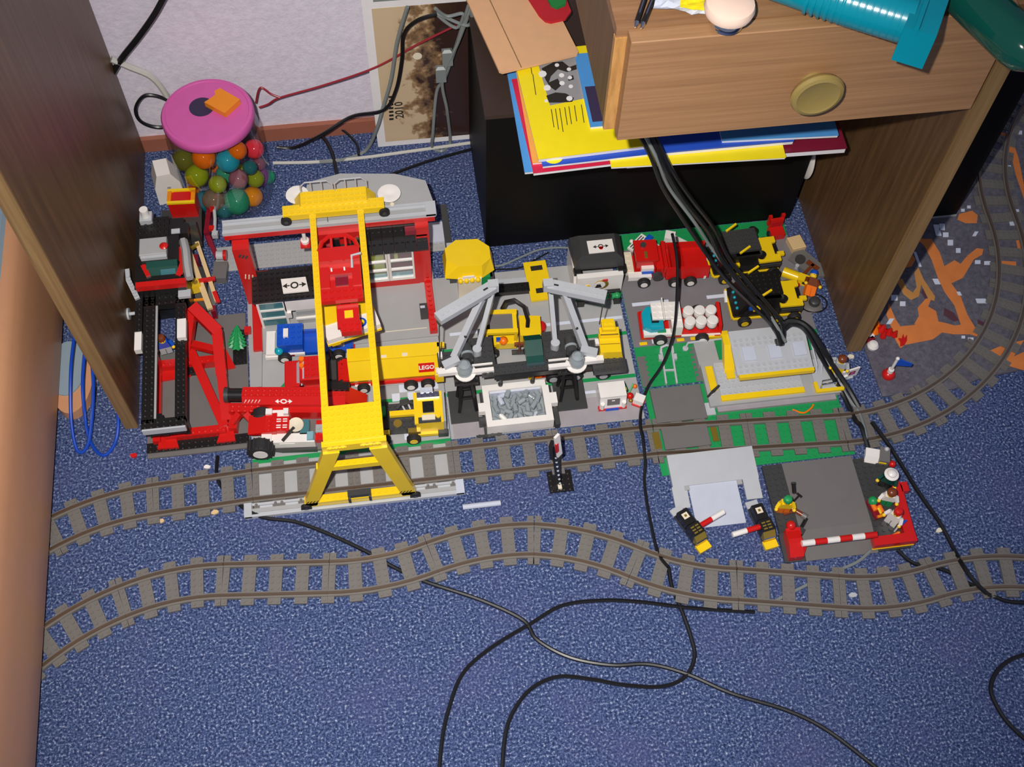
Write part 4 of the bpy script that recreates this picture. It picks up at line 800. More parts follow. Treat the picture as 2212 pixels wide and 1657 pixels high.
ts = veh('toy_truck', 'red toy truck cab with amber lights in front of the blue pickup', (11.2, 18.6, .2), -2, [
    ('chassis', 'red', 'b', -4.6, -2.4, .7, 5.0, 2.4, 1.4), ('nose', 'red', 'B', -5.2, -2.5, .6, -2.6, 2.5, 2.2), ('cab', 'red', 'b', -2.6, -2.2, 1.4, 1.0, 2.3, 3.4), ('roof', 'red', 'k', -1.8, -1.9, 3.4, 1.2, 2.1, 3.8), ('windscreen', 'clear_grey', 'py', -1.9, 1.9, [(-3.2, 2.2), (-2.6, 2.2), (-1.8, 3.6), (-2.4, 3.2)]), ('beacon', 'orange', 'c', -2.2, 1.6, 3.2, .45, .9), ('beacon', 'orange', 'c', -2.2, .4, 3.2, .4, .8), ('headlamp', 'chrome', 's', -2.4, -2.2, 1.9, .5), ('fender_lamp', 'yellow', 's', -4.2, -2.4, 1.4, .55), ('bumper', 'white', 'b', -3.6, -2.8, .7, .6, -2.3, 1.1), ('stack', 'black', 'c', 2.6, 2.2, 1.4, .3, 3.4), ('grille_pack', 'black', 'b', 2.0, -2.6, 1.4, 3.6, 2.0, 2.6), ('grille_slot', 'charcoal', 'b', 2.2, -2.0, 2.6, 3.4, 1.6, 2.8), ('rear_deck', 'red', 'k', 3.6, -2.0, 1.4, 5.6, 2.2, 1.8), ('bolt', 'blue', 'b', .9, -1.2, 3.0, 1.4, .2, 3.2)],
    [(-3.4, 2.6, 1.0), (4.2, 2.7, 1.0), (4.2, -2.7, 1.0)])
tk = veh('toy_trailer', 'yellow hopper trailer with red LEGO badge behind the red truck', (24.0, 17.6, .2), -1.5, [
    ('frame', 'red', 'b', -7.6, -2.0, 1.2, 7.4, 2.0, 1.8), ('skirt', 'white', 'b', -6.6, -2.3, .9, 7.2, -2.0, 1.3), ('side_rail', 'red', 'b', -4.0, -2.4, 1.3, 7.2, -2.0, 1.7), ('hopper', 'yellow', 'px', -7.3, 7.4, [(-1.9, 1.8), (1.7, 1.8), (2.1, 4.5), (1.7, 6.6), (-.7, 6.6), (-2.5, 3.4)]), ('top_tile', 'yellow', 'b', -7.3, -.7, 6.6, 0, 1.7, 6.8), ('top_tile', 'yellow', 'b', .05, -.7, 6.6, 7.8, 1.7, 6.8), ('rear_lip', 'yellow', 'b', 7.4, .8, 6.2, 8.6, 1.6, 6.8), ('end_cap', 'red', 'b', -8.4, -2.0, 1.8, -7.3, 2.2, 3.0), ('hitch', 'dark_grey', 'b', -9, -1, 1.3, -8.4, 1, 1.7), ('sparkle_tile', 'cream', 'b', -1.8, -.5, 6.8, -.9, 0, 6.84), ('sparkle_tile', 'cream', 'b', 1.6, -.5, 6.8, 2.5, .1, 6.84), ('rear_light', 'yellow', 'c', 7.2, -2.2, 2.4, .6, 1.6)],
    [(2.6, -3.3, 1.15), (5.4, -3.3, 1.15), (-5.2, -3.1, 1.05), (-7.9, 2.6, 1.05)])
# badge on the sloping hopper side
M = Matrix.Translation((5.4, -1.75, 4.75)) @ Matrix.Rotation(math.radians(60.6), 4, 'X')
mb = MB().box(-1.3, -.85, 0, 1.3, .85, .06); mb.v = [tuple(M @ Vector(p)) for p in mb.v]; mb.build('red_badge', 'red', tk)
text_mesh('badge_lettering', 'LEGO', 1.0, 'white', tk, M @ Matrix.Translation((0, 0, .07)) @ Matrix.Shear('XZ', 4, (0, 0)), bold=.03)
# red crane boom with white marks
bo = thing('crane_boom', 'long red crane boom with white stripes lying over the race car', 'toy crane boom', (7.0, 13.5, -.3), -7)
spec(bo, [('boom', 'red', 'px', -7.6, 9.0, [(-1.6, 3.6), (1.1, 3.6), (1.1, 5.4), (-.7, 5.4), (-1.6, 4.4)]), ('boom_top', 'red', 'k', -7.6, -.6, 5.4, 9, 1.0, 5.6), ('end_block', 'black', 'c', -10.4, .2, 4.4, 1.1, 2.8, 'x', 10), ('end_collar', 'charcoal', 'c', -10.6, .2, 4.4, 1.3, .7, 'x', 10), ('tip', 'red', 'py', -1.6, 1.4, [(9, .2), (12.2, .2), (12.2, 2.4), (9, 5.4)]), ('tip_block', 'black', 'b', 5.6, .2, 5.6, 9.6, 1.6, 6.2),
          ('arch_leg', 'red', 'b', -9.8, -5.0, .7, -8.5, -1.2, 2.7), ('arch_leg', 'red', 'b', -6.2, -5.2, .2, -4.8, -1.0, 2.4), ('arch_top', 'red', 'k', -9.8, -2.6, 2.7, -4.8, -1.0, 3.9), ('arch_web', 'red', 'bm', (-9.2, -4.2, 2.8), (-8.0, -2.8, 3.6), 1.0, 1.0), ('arch_web', 'red', 'bm', (-5.6, -4.2, 2.6), (-7.2, -2.8, 3.4), 1.0, 1.0), ('side_skirt', 'red', 'b', -4.4, -2.6, 1.4, 9.5, -1.5, 3.6), ('amber_bar', 'yellow', 'bm', (-1.2, -2.9, 2.8), (-.2, -2.2, 3.9), .25, .25)])
for k in range(5): spec(bo, [('white_stripe', 'white', 'bm', (-7.3+k*.55, -1.36, 4.6), (-6.9+k*.55, -1.05, 5.05), .2, .04)])
mk = MB(); 
for r0 in (0,):
    M = Matrix.Translation((-.9, -1.22, 4.86)) @ Matrix.Rotation(math.radians(48), 4, 'X')
    n = 14; pts = [M @ Vector((.55*math.cos(2*math.pi*i/n), .4*math.sin(2*math.pi*i/n), .05)) for i in range(n)]+[M @ Vector((.33*math.cos(2*math.pi*i/n), .22*math.sin(2*math.pi*i/n), .05)) for i in range(n)]
    mk.add(pts, [(i, (i+1) % n, n+(i+1) % n, n+i) for i in range(n)])
    for d in (-1, 1): mk.add([M @ Vector((d*x, y, .05)) for x, y in ((.62, .08), (.85, .08), (.85, .38), (1.4, 0), (.85, -.38), (.85, -.08), (.62, -.08))], [tuple(range(7))])
mk.build('white_mark', 'white', bo)
# white and red racer with one huge tyre
rc = veh('toy_race_car', 'white and red toy racing car with huge black rear tyre', (6.2, 8.2, .2), -5, [
    ('tail_wing', 'red', 'py', -1.2, 2.2, [(-6.2, 3.4), (-5.6, 3.0), (-1.6, 3.2), (-1.6, 4.2)]), ('body', 'white', 'b', -3.4, -2.6, 1.2, 4.4, -1.0, 3.0), ('body', 'white', 'b', -3.4, 1.6, 1.2, .2, 3.0, 3.6), ('pod_step', 'white', 'b', -4.0, -2.5, 1.8, -2.4, -1.2, 3.4), ('pod_step', 'white', 'b', -3.4, 1.9, 3.6, -2.4, 2.9, 4.4), ('pod_step', 'white', 'b', -.6, 1.9, 3.6, .2, 2.9, 4.4), ('engine_cover', 'red', 'k', -3.4, -1.0, 1.4, .4, 1.6, 4.0), ('floor', 'dark_grey', 'b', -4.6, -2.9, .3, 9, 2.9, .9), ('skirt', 'charcoal', 'py', -3.1, -2.6, [(-2.4, .9), (4.6, 1.2), (4.6, .3), (-1, .3)]), ('side_tile', 'white', 'b', -1.2, -2.66, 1.8, 1.2, -2.6, 2.6), ('dish', 'cream', 'l', (1.4, .2, 3.4), [(.6, -1.2), (.8, -.4), (1.3, .3), (1.2, .5), (.2, .2)]), ('barrel', 'ink', 'bm', (1.2, -.4, 3.9), (-.6, -2.6, 3.6), .4, .4), ('cockpit', 'window_teal', 'b', 2.0, -1.2, 1.4, 3.4, 1.4, 3.0), ('windscreen', 'glass_blue', 'py', -2.4, -1.0, [(3.2, 3.0), (4.4, 3.0), (4.2, 3.6), (3.2, 3.4)]), ('nose', 'red', 'k', 4.4, -1.8, .9, 8.8, 1.8, 2.0), ('nose_tile', 'grey', 'k', 4.4, -.6, 2.0, 6.2, .8, 2.4)],
    [(-4.2, -4.2, 2.1, 2.1, 1), (-4.2, 3.6, 2.0, 1.9), (7.4, -2.9, 1.1), (7.4, 2.9, 1.1)])
for i in range(2):
    for j in range(2): spec(rc, [('white_dash', 'white', 'b', -1.6+i*1.0, -.6+j*1.1, 4.18, -.9+i*1.0, -.4+j*1.1, 4.22), ('white_dash', 'white', 'b', -1.6+i*1.0, -.2+j*1.1, 4.18, -.9+i*1.0, 0+j*1.1, 4.22)])
# yellow and black utility truck
yt = veh('toy_tow_truck', 'yellow toy truck with black bed and sparkling roof lamps right of the gantry', (25.8, 8.4, .2), -2, [
    ('chassis', 'charcoal', 'b', -6.2, -2.4, .8, 5.4, 2.4, 1.5), ('cab', 'yellow', 'b', 1.0, -2.9, 1.5, 5.4, 2.6, 4.6), ('roof', 'yellow', 'b', .8, -3.0, 4.6, 5.4, 2.7, 5.0), ('roof_panel', 'black', 'k', 2.2, -1.2, 5.0, 4.0, .8, 5.3), ('roof_edge', 'charcoal', 'b', 1.4, -3.0, 5.0, 5.0, -2.0, 5.2), ('lamp_bar', 'chrome', 'k', 1.4, 1.4, 5.0, 5.0, 2.4, 5.5), ('lamp_block', 'clear_grey', 'k', 2.0, 2.2, 5.2, 4.0, 3.2, 5.6), ('plate_tile', 'cream', 'b', 2.0, -2.6, 5.2, 4.1, -1.7, 5.4), ('roof_knob', 'yellow', 'c', 4.6, -2.0, 5.2, .4, .3), ('rear_wall', 'grey', 'b', 5.4, -2.8, 1.2, 5.8, 2.7, 4.8),
    ('boom', 'yellow', 'b', -3.2, -.2, 2.4, 1.2, .7, 3.1), ('bed', 'charcoal', 'k', -3.6, .9, 1.5, 1.0, 2.6, 2.0), ('gear_block', 'charcoal', 'k', -3.2, -2.4, 1.5, .4, -.4, 2.4), ('gear_ring', 'gold', 'c', -2.0, -1.4, 2.4, .7, .3), ('green_panel', 'green', 'b', -5.6, .2, 2.2, -3.8, 1.8, 2.9), ('dark_box', 'black', 'b', -6.0, -2.2, 1.5, -3.4, 3.0, 2.2), ('teal_panel', 'darkgreen', 'b', -5.6, 1.9, 2.2, -3.8, 2.8, 2.7), ('lamp', 'cream', 'b', -5.2, -2.0, 2.2, -4.4, -1.2, 2.9), ('lamp_base', 'yellow', 'b', -5.3, -3.0, 1.2, -3.4, -2.0, 2.2), ('side_tank', 'gold', 'b', -.4, -3.3, 1.6, 1.6, -2.5, 2.8), ('fender', 'yellow', 'b', .2, -3.4, 1.2, 4.4, -2.8, 1.9), ('mirror', 'charcoal', 'b', 4.4, -3.6, 1.0, 6.0, -2.8, 2.2)],
    [(0.4, -4.2, 1.15), (-4.4, -3.9, 1.15), (.6, 3.0, 1.15), (-4.4, 3.0, 1.15)], hub='yellow')
mf = thing('toy_grabber', 'small black claw piece lying on the bed of the yellow truck', 'toy claw', (25.2, 10.7, 2.4), 10)
spec(mf, [('claw_body', 'charcoal', 'B', -.7, -.5, 0, .7, .6, .8), ('claw_arm', 'charcoal', 'bm', (-.6, 0, .5), (-1.5, -.7, .3), .45, .45), ('claw_arm', 'charcoal', 'bm', (.6, 0, .5), (1.5, -.7, .3), .45, .45), ('claw_tip', 'light_grey', 'bm', (-.5, -.4, .4), (-.3, -1.3, .2), .25, .25), ('claw_tip', 'light_grey', 'bm', (.5, -.4, .4), (.6, -1.3, .2), .25, .25)])
# ================================================================ red lifting station at the far left
oB = (-8.2, 15, 0)
rb = thing('red_lift_frame', 'red toy frame on dark base plate carrying the black lifting deck', 'toy frame', oB)
spec(rb, [('base', 'dark_grey', 'b', -16.6, 7.6, .02, -.2, 26.5, .5), ('base_front', 'black', 'k', -16.6, 7.7, .5, -.3, 9.4, .75), ('base_side', 'black', 'k', -2.6, 22.6, .5, -.3, 29.4, .75), ('base_lip', 'dark_grey', 'b', -16.5, 6.9, .02, -.4, 7.7, .4), ('rear_base', 'dark_grey', 'b', -10, 26.5, .02, -.4, 33, .4),
          ('front_beam', 'red', 'k', -13.4, 9.4, .75, -3.8, 10.8, 2.0), ('foot', 'red', 'pz', .5, 1.3, [(-14.8, 8.0), (-11.4, 7.9), (-11.8, 9.4), (-14.2, 10.6)]), ('foot', 'red', 'pz', .5, 1.3, [(-5.4, 8.0), (-2.4, 8.0), (-2.8, 10.8), (-4.4, 10.8)]), ('right_beam', 'red', 'bm', (-4.0, 10.4, 1.5), (-9.8, 26.6, 2.4), 1.5, 1.5), ('rear_beam', 'red', 'k', -15.4, 22.6, .5, -4.0, 24.0, 2.2), ('rear_plate', 'red', 'pz', .5, .9, [(-14.2, 20.8), (-9.6, 21.2), (-9.4, 22.6), (-14.8, 22.6)]), ('rear_plate', 'red', 'pz', .5, .9, [(-4.6, 21.6), (-2.2, 22.0), (-4.4, 27.4), (-5.2, 26)]), ('rear_block', 'black', 'k', -10.8, 21.4, .5, -8.2, 22.6, 1.4),
          ('arch', 'red', 'bm', (-8.0, 30.4, 7.6), (-4.2, 26.2, 5.6), 1.9, 1.4), ('arch', 'red', 'bm', (-4.3, 26.6, 5.4), (-4.0, 19.0, 3.6), 1.7, 1.4), ('arch', 'red', 'bm', (-4.0, 19.4, 3.6), (-3.6, 11.4, 1.8), 1.5, 1.4), ('arch', 'red', 'bm', (-8.0, 30.0, 7.2), (-9.8, 25.0, 2.6), 1.4, 1.4), ('arch_tie', 'red', 'bm', (-8.6, 25.4, 3.8), (-4.3, 23.2, 4.6), 1.2, 1.0), ('side_beam', 'red', 'b', -15.4, 9, .8, -14.2, 22.6, 2.0), ('left_post', 'red', 'b', -15.2, 21.6, 2.0, -14.0, 23.4, 8.0), ('front_post', 'black', 'b', -13.6, 9.6, 2.0, -12.6, 10.6, 8.0), ('front_post', 'black', 'b', -10.2, 9.6, 2.0, -9.2, 10.6, 8.0)], oB)
oD = (-11.5, 19, 8)
dk = thing('lifting_deck', 'long black open frame with light grey front edge resting on the red frame', 'toy deck', oD)
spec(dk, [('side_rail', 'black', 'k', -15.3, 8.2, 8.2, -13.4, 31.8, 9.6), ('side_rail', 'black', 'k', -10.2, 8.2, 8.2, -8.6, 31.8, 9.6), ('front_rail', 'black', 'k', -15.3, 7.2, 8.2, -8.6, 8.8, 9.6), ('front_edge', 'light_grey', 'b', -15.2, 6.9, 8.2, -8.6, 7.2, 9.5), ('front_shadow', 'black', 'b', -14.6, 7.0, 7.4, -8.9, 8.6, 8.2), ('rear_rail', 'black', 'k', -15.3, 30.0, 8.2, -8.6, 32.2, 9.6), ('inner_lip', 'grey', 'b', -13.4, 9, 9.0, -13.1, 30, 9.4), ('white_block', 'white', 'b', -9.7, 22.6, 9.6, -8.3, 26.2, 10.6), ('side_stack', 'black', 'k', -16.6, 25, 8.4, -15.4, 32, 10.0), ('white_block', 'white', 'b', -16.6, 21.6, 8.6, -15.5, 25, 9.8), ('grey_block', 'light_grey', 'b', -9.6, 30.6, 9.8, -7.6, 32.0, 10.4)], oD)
# locomotive, its loose parts
oE = (-12, 39, 0)
lo = thing('toy_locomotive', 'black toy locomotive with red front stripe and grey roof hatch at the left panel', 'toy locomotive', oE)
spec(lo, [('body', 'black', 'b', -16.4, 32.4, 3, -8.6, 46, 11.4), ('front_stripe', 'red', 'b', -15.9, 31.6, 11.6, -7.9, 32.6, 12.8), ('front_deck', 'black', 'k', -15.9, 32.6, 11.4, -8.0, 34.0, 12.2), ('windscreen', 'darkgreen', 'px', -14.2, -9.2, [(34.0, 11.6), (36.2, 11.6), (36.2, 13.2), (35.2, 12.8)]), ('screen_tile', 'window_teal', 'px', -12.0, -9.6, [(34.1, 11.75), (34.9, 11.75), (34.9, 12.5), (34.5, 12.4)]), ('red_wedge', 'red', 'pz', 11.6, 12.6, [(-15.2, 36.0), (-14.5, 36.4), (-13.6, 34.0), (-14.3, 33.8)]), ('cab_roof', 'black', 'b', -15.8, 36.2, 11.4, -9.0, 41.5, 12.8), ('roof_hatch', 'grey', 'B', -15.2, 37.2, 12.8, -10.8, 40.6, 13.8), ('hatch_edge', 'light_grey', 'b', -15.0, 36.7, 12.8, -10.8, 37.3, 13.5), ('red_lamp', 'red', 'l', (-11.2, 38.6, 13.7), [(.65, 0), (.7, .25), (.4, .5), (.1, .55)]), ('rear_deck', 'black', 'k', -16.2, 41.5, 11.4, -10.8, 46, 12.2), ('chimney_base', 'light_grey', 'b', -15.4, 44.6, 12.2, -13.4, 46.6, 13.2), ('chimney', 'white', 'c', -14.4, 45.8, 13.2, .7, 1.6), ('right_tower', 'black', 'b', -10.6, 41.6, 11.4, -7.6, 43.8, 12.8), ('tower_tile', 'light_grey', 'b', -10.2, 41.7, 12.8, -8.8, 42.6, 13.0), ('side_bow', 'grey', 't', [(-8.4, 40.6, 12.2), (-7.9, 38, 12.6), (-7.7, 35, 12.4), (-7.4, 32.8, 12.2)], .7), ('side_fin', 'red', 'pz', 11.2, 12.4, [(-9.6, 33.6), (-8.4, 33.2), (-8.8, 39.6), (-9.4, 38.4), (-8.9, 36)]), ('rear_plate', 'charcoal', 'b', -14, 46, 3, -7, 54, 4), ('rear_wall', 'charcoal', 'b', -14, 46.2, 4, -7, 47, 9), ('lower_front', 'black', 'b', -16, 31.9, 9.7, -8.2, 33, 11.6), ('undercarriage', 'black', 'b', -15, 33, 1.0, -9.6, 45.4, 3.0)], oE)
for y in (35.5, 43):
    o = spec(lo, [('wheel', 'tire', 'c', -9.6, y, 1.05, 1.0, .9, 'x', 18)], oE)[0]; spec(o, [('hub', 'charcoal', 'c', -8.7, y, 1.05, .5, .08, 'x', 12)], oE)
    o = spec(lo, [('wheel', 'tire', 'c', -15.9, y, 1.05, 1.0, .9, 'x', 18)], oE)[0]
cg = thing('grey_track_link', 'light grey jagged toy piece leaning on the left desk panel beside the locomotive', 'toy piece', (-17.0, 33.6, 10.0), 0)
spec(cg, [('link_arm', 'light_grey', 'bm', (-.7, 3.0, 1.0), (-.5, .8, 1.0), .7, .6), ('link_arm', 'light_grey', 'bm', (-.5, .9, 1.0), (.9, -2.6, .4), .8, .6), ('link_stem', 'black', 'b', .1, -1.4, -1.6, .9, -.6, .4)])
for k in range(7): spec(cg, [('link_tooth', 'light_grey', 'c', -.5+k*.2, 1.4-k*.6, 1.2-.08*k, .3, .35)])
bf = thing('buffer_disc', 'small pale grey disc on a black pin below the jagged grey piece', 'toy piece', (-17.4, 29.5, 8.6), 0)
spec(bf, [('disc', 'light_grey', 'c', -.7, 0, 0, 1.0, .3, 'x', 18), ('pin', 'light_grey', 'c', -.4, 0, 0, .3, 1.4, 'x'), ('block', 'black', 'b', .8, -.8, -.8, 1.6, .8, .8)])
bxr = thing('toy_mailbox', 'red toy box with yellow rim beside the jar', 'toy box', (-9.7, 53.4, 2.6), -3)
spec(bxr, [('box_body', 'red', 'b', -2.3, -1.4, 0, 2.3, 1.6, 5.2), ('rim', 'yellow', 'b', -2.4, -1.5, 5.2, 2.4, -1.0, 5.6), ('rim', 'yellow', 'b', -2.4, 1.2, 5.2, 2.4, 1.7, 5.6), ('rim', 'amber', 'b', -2.4, -1.0, 5.2, -1.7, 1.2, 5.6), ('rim', 'amber', 'b', 1.7, -1.0, 5.2, 2.4, 1.2, 5.6), ('slot', 'red', 'b', -1.4, -.9, 5.2, 1.4, 1.1, 5.4), ('stand', 'charcoal', 'b', -3.2, -2.4, -2.3, 2.6, 1.6, 0)])
hr = thing('toy_hinge_rack', 'dark red hinged toy rack with grey clips between red box and jar', 'toy rack', (-5.9, 50.5, 0), -6)
spec(hr, [('upright', 'dkred', 'b', -.5, -2.5, .0, .3, 3.4, 4.2), ('bar', 'light_grey', 't', [(.8, 3.4, 4.6), (1.2, .5, 4.2), (1.4, -2.4, 4.2)], .3), ('clip', 'red', 'b', .2, 2.2, 4.0, 1.0, 2.9, 4.8), ('clip', 'red', 'b', .4, -2.0, 3.8, 1.3, -1.2, 4.6), ('foot_clip', 'light_grey', 'b', 1.0, -3.2, 3.4, 2.0, -2.2, 4.4), ('rack_pin', 'light_grey', 'c', 1.8, -6.2, 2.6, .8, 1.2, 'x'), ('pin_cap', 'red', 'c', 3.0, -6.2, 2.6, .95, .5, 'x'), ('lower_plate', 'dark_grey', 'b', 1.2, -10.4, .02, 3.6, -6.8, 1.6), ('arm', 'dkred', 'bm', (0, -2.4, 3), (1.8, -6.4, 2), .8, .8)])
tl = thing('tan_ladder', 'tan toy ladder frame with red joints leaning beside the locomotive', 'toy ladder', (-8, 38, 0))
spec(tl, [('rail', 'tan', 'bm', (-1.2, 6.4, 4.6), (2.2, -5.6, 3.4), .95, .6), ('rail', 'tan', 'bm', (.3, 7.8, 4.6), (3.3, -4.0, 3.2), .7, .6), ('joint', 'red', 'bm', (-.6, -.4, 4.4), (3.2, .2, 4.0), .7, .5), ('joint', 'red', 'bm', (3.0, -2.4, 3.8), (3.6, -4.4, 3.4), .7, .6), ('rung', 'gold', 'bm', (-1.0, 6.2, 4.9), (.6, 7.2, 4.8), .5, .5), ('base', 'dark_grey', 'b', -.4, -7, .02, 2.6, 1.6, .6), ('rack', 'charcoal', 'b', -.4, -6.2, .6, 1.4, 4, 2.6), ('orange_edge', 'amber', 'b', -1.6, -3.2, 2.6, 1.8, -2.8, 2.9), ('leg', 'dkred', 'b', 2.2, -5.8, .6, 3.0, -4.6, 3.0), ('leg', 'dkred', 'b', -.5, 4, .6, .3, 5.6, 4.2)])
yp = thing('yellow_pin', 'bright yellow toy lever between locomotive and tan ladder', 'toy piece', (-7.9, 37.0, 2.7), 12)
spec(yp, [('lever', 'yellow', 'py', -.5, .5, [(-.9, 0), (.9, 0), (.6, 2.6), (-.3, 3.4), (-.8, 2.0)]), ('pivot', 'gold', 'c', 0, -.6, 3.1, .4, .3, 'y')])
minifig('toy_figure', 'toy figure in blue shirt with brown cap inside the black deck', (-13.2, 25.6, 2.2), 10, torso='blue', legs='light_grey', hat='cap', hatm='brown')
oX = thing('pine_tree', 'small green toy pine tree beside the red frame', 'toy tree', (-1.9, 26.2, .76), 0, rot=(-14, 10, 0))
for k, (r, z) in enumerate(((1.7, 0), (1.5, .8), (1.25, 1.6), (.95, 2.4), (.6, 3.2))):
    mb = MB(); n = 22; vs = []
    for j in range(n): rr = r*(1 if j % 2 else .78); vs.append((rr*math.cos(2*math.pi*j/n), rr*math.sin(2*math.pi*j/n), z+.5))
    mb.add(vs+[(0, 0, z+1.7), (0, 0, z+.4)], [(j, (j+1) % n, n) for j in range(n)]+[((j+1) % n, j, n+1) for j in range(n)]).build('branch_tier', 'green', oX)
MB().cyl((0, 0, 0), .5, .8, n=8).build('trunk', 'brown', oX)
o = MB().box(-.5, 28.2, .78, .6, 29.4, 1.6).build('red_brick', 'red', loc=(0, 28.8, .78)); tag(o, 'tiny red brick on the black plate behind the pine tree', 'toy brick')

# ================================================================ loading pit: bin, pads, cranes
oW = (43.5, 8.3, .2)
wb = thing('white_bin', 'white brick bin with dark base full of grey round pieces', 'toy bin', oW)
spec(wb, [('base', 'charcoal', 'b', 37.6, 4.6, .22, 49.6, 12.4, .5), ('wall', 'white', 'b', 38.0, 4.5, .5, 48.9, 5.6, 3.1), ('wall', 'white', 'b', 38.0, 11.1, .5, 48.5, 12.2, 3.1), ('wall', 'white', 'b', 38.0, 5.6, .5, 39.0, 11.1, 3.1), ('wall', 'white', 'b', 47.8, 5.6, .5, 48.9, 11.1, 3.1), ('side_lug', 'white', 'b', 37.0, 7.4, 1.9, 38.0, 9.0, 3.1), ('side_lug', 'white', 'b', 48.9, 7.6, 1.9, 50.0, 9.6, 3.1), ('lug_foot', 'charcoal', 'b', 36.9, 6.0, .22, 38.0, 7.4, 1.4), ('lug_foot', 'charcoal', 'b', 49.2, 4.4, .22, 50.0, 7.6, 1.6), ('front_plate', 'charcoal', 'k', 36.2, 3.9, .22, 40.4, 4.5, .6), ('bin_floor', 'stone', 'b', 39, 5.6, .5, 47.8, 11.1, .9), ('inner_pane', 'clear_grey', 'b', 39.2, 10.8, .9, 47.6, 11.1, 2.6)], oW)
for x, y in ((41.1, 12.0), (46.4, 11.9)): spec(wb, [('pin_base', 'charcoal', 'c', x, y, 3.1, .4, .4), ('pin', 'charcoal', 'c', x, y, 3.4, .16, 1.7), ('pin_head', 'charcoal', 's', x, y, 5.1, .24)], oW)
rnd = random.Random(3); proto = None
spots = [(39.9+i*1.0+rnd.uniform(-.25, .25), 6.4+j*1.25+rnd.uniform(-.3, .3)) for j in range(4) for i in range(8)]
for k, (x, y) in enumerate(spots):
    white = k == 1; clr = k in (6, 17, 25)
    mb = MB().lathe((0, 0, 0), [(.36, -.62), (.44, -.55), (.44, .55), (.3, .58), (.3, .75)], n=10, axis='y')
    if proto is None or white or clr:
        o = mb.build('round_brick', 'white' if white else ('clear_grey' if clr else 'stone'), smooth=True)
        if not (white or clr): proto = o
    else: o = proto.copy(); COL.objects.link(o)
    o.location = (x*S, y*S, (1.55+.5*(k % 3))*S); o.rotation_euler = (rnd.uniform(-.35, .35), rnd.uniform(-.2, .2), rnd.uniform(-1.2, 1.2))
    tag(o, 'white round toy brick among the grey ones in the bin' if white else ('clear round toy brick among the grey ones in the bin' if clr else 'grey round toy brick in the white bin'), 'toy brick', 'round bricks in the white bin')
strip(pB, 'crane_pad', 'charcoal', 32.4, 7.2, 37.0, 13.2, z1=.6); strip(pB, 'crane_pad', 'charcoal', 49.9, 7.4, 55.1, 13.2, z1=.6)
oK = (45, 13, .6)
dc = thing('crane_bridge', 'long black studded bridge on two trestle towers carrying the grey cranes', 'toy bridge', oK)
for cx_ in (35.4, 52.2):
    for dx in (-1, 1):
        for dy in (-1, 1):
            spec(dc, [('tower_leg', 'black', 'bm', (cx_+dx*1.4, 10.6+dy*1.5, .62), (cx_+dx*.75, 12.0+dy*.8, 6.4), .5, .5)], oK)
    for z, w_ in ((2.4, 1.2), (4.4, 1.0)): spec(dc, [('tower_tie', 'black', 'b', cx_-w_-.2, 9.6+z*.32, z, cx_+w_+.2, 10.0+z*.32, z+.4)], oK)
    spec(dc, [('tower_cap', 'black', 'k', cx_-1.9, 10.7, 6.4, cx_+1.9, 13.4, 7.0)], oK)
spec(dc, [('deck_beam', 'charcoal', 'k', 38, 11.4, 7.0, 61.2, 13.4, 7.6), ('deck_side', 'black', 'b', 40, 11.2, 6.2, 60.9, 11.5, 7.4), ('deck_plate', 'charcoal', 'k', 36.2, 13.4, 7.0, 40.4, 18.6, 7.8), ('deck_plate', 'charcoal', 'k', 48.6, 13.0, 7.0, 54.8, 18.4, 7.8), ('deck_plate', 'charcoal', 'k', 46.0, 13.4, 7.0, 48.6, 16.6, 7.5), ('deck_end', 'charcoal', 'k', 56, 9.9, 6.6, 61.4, 12.2, 7.5), ('rear_bogie', 'charcoal', 'b', 49, 17.6, 4.0, 54, 18.4, 7.0), ('rear_bogie', 'charcoal', 'b', 36.4, 17.6, .22, 40, 18.5, 7.0)], oK)
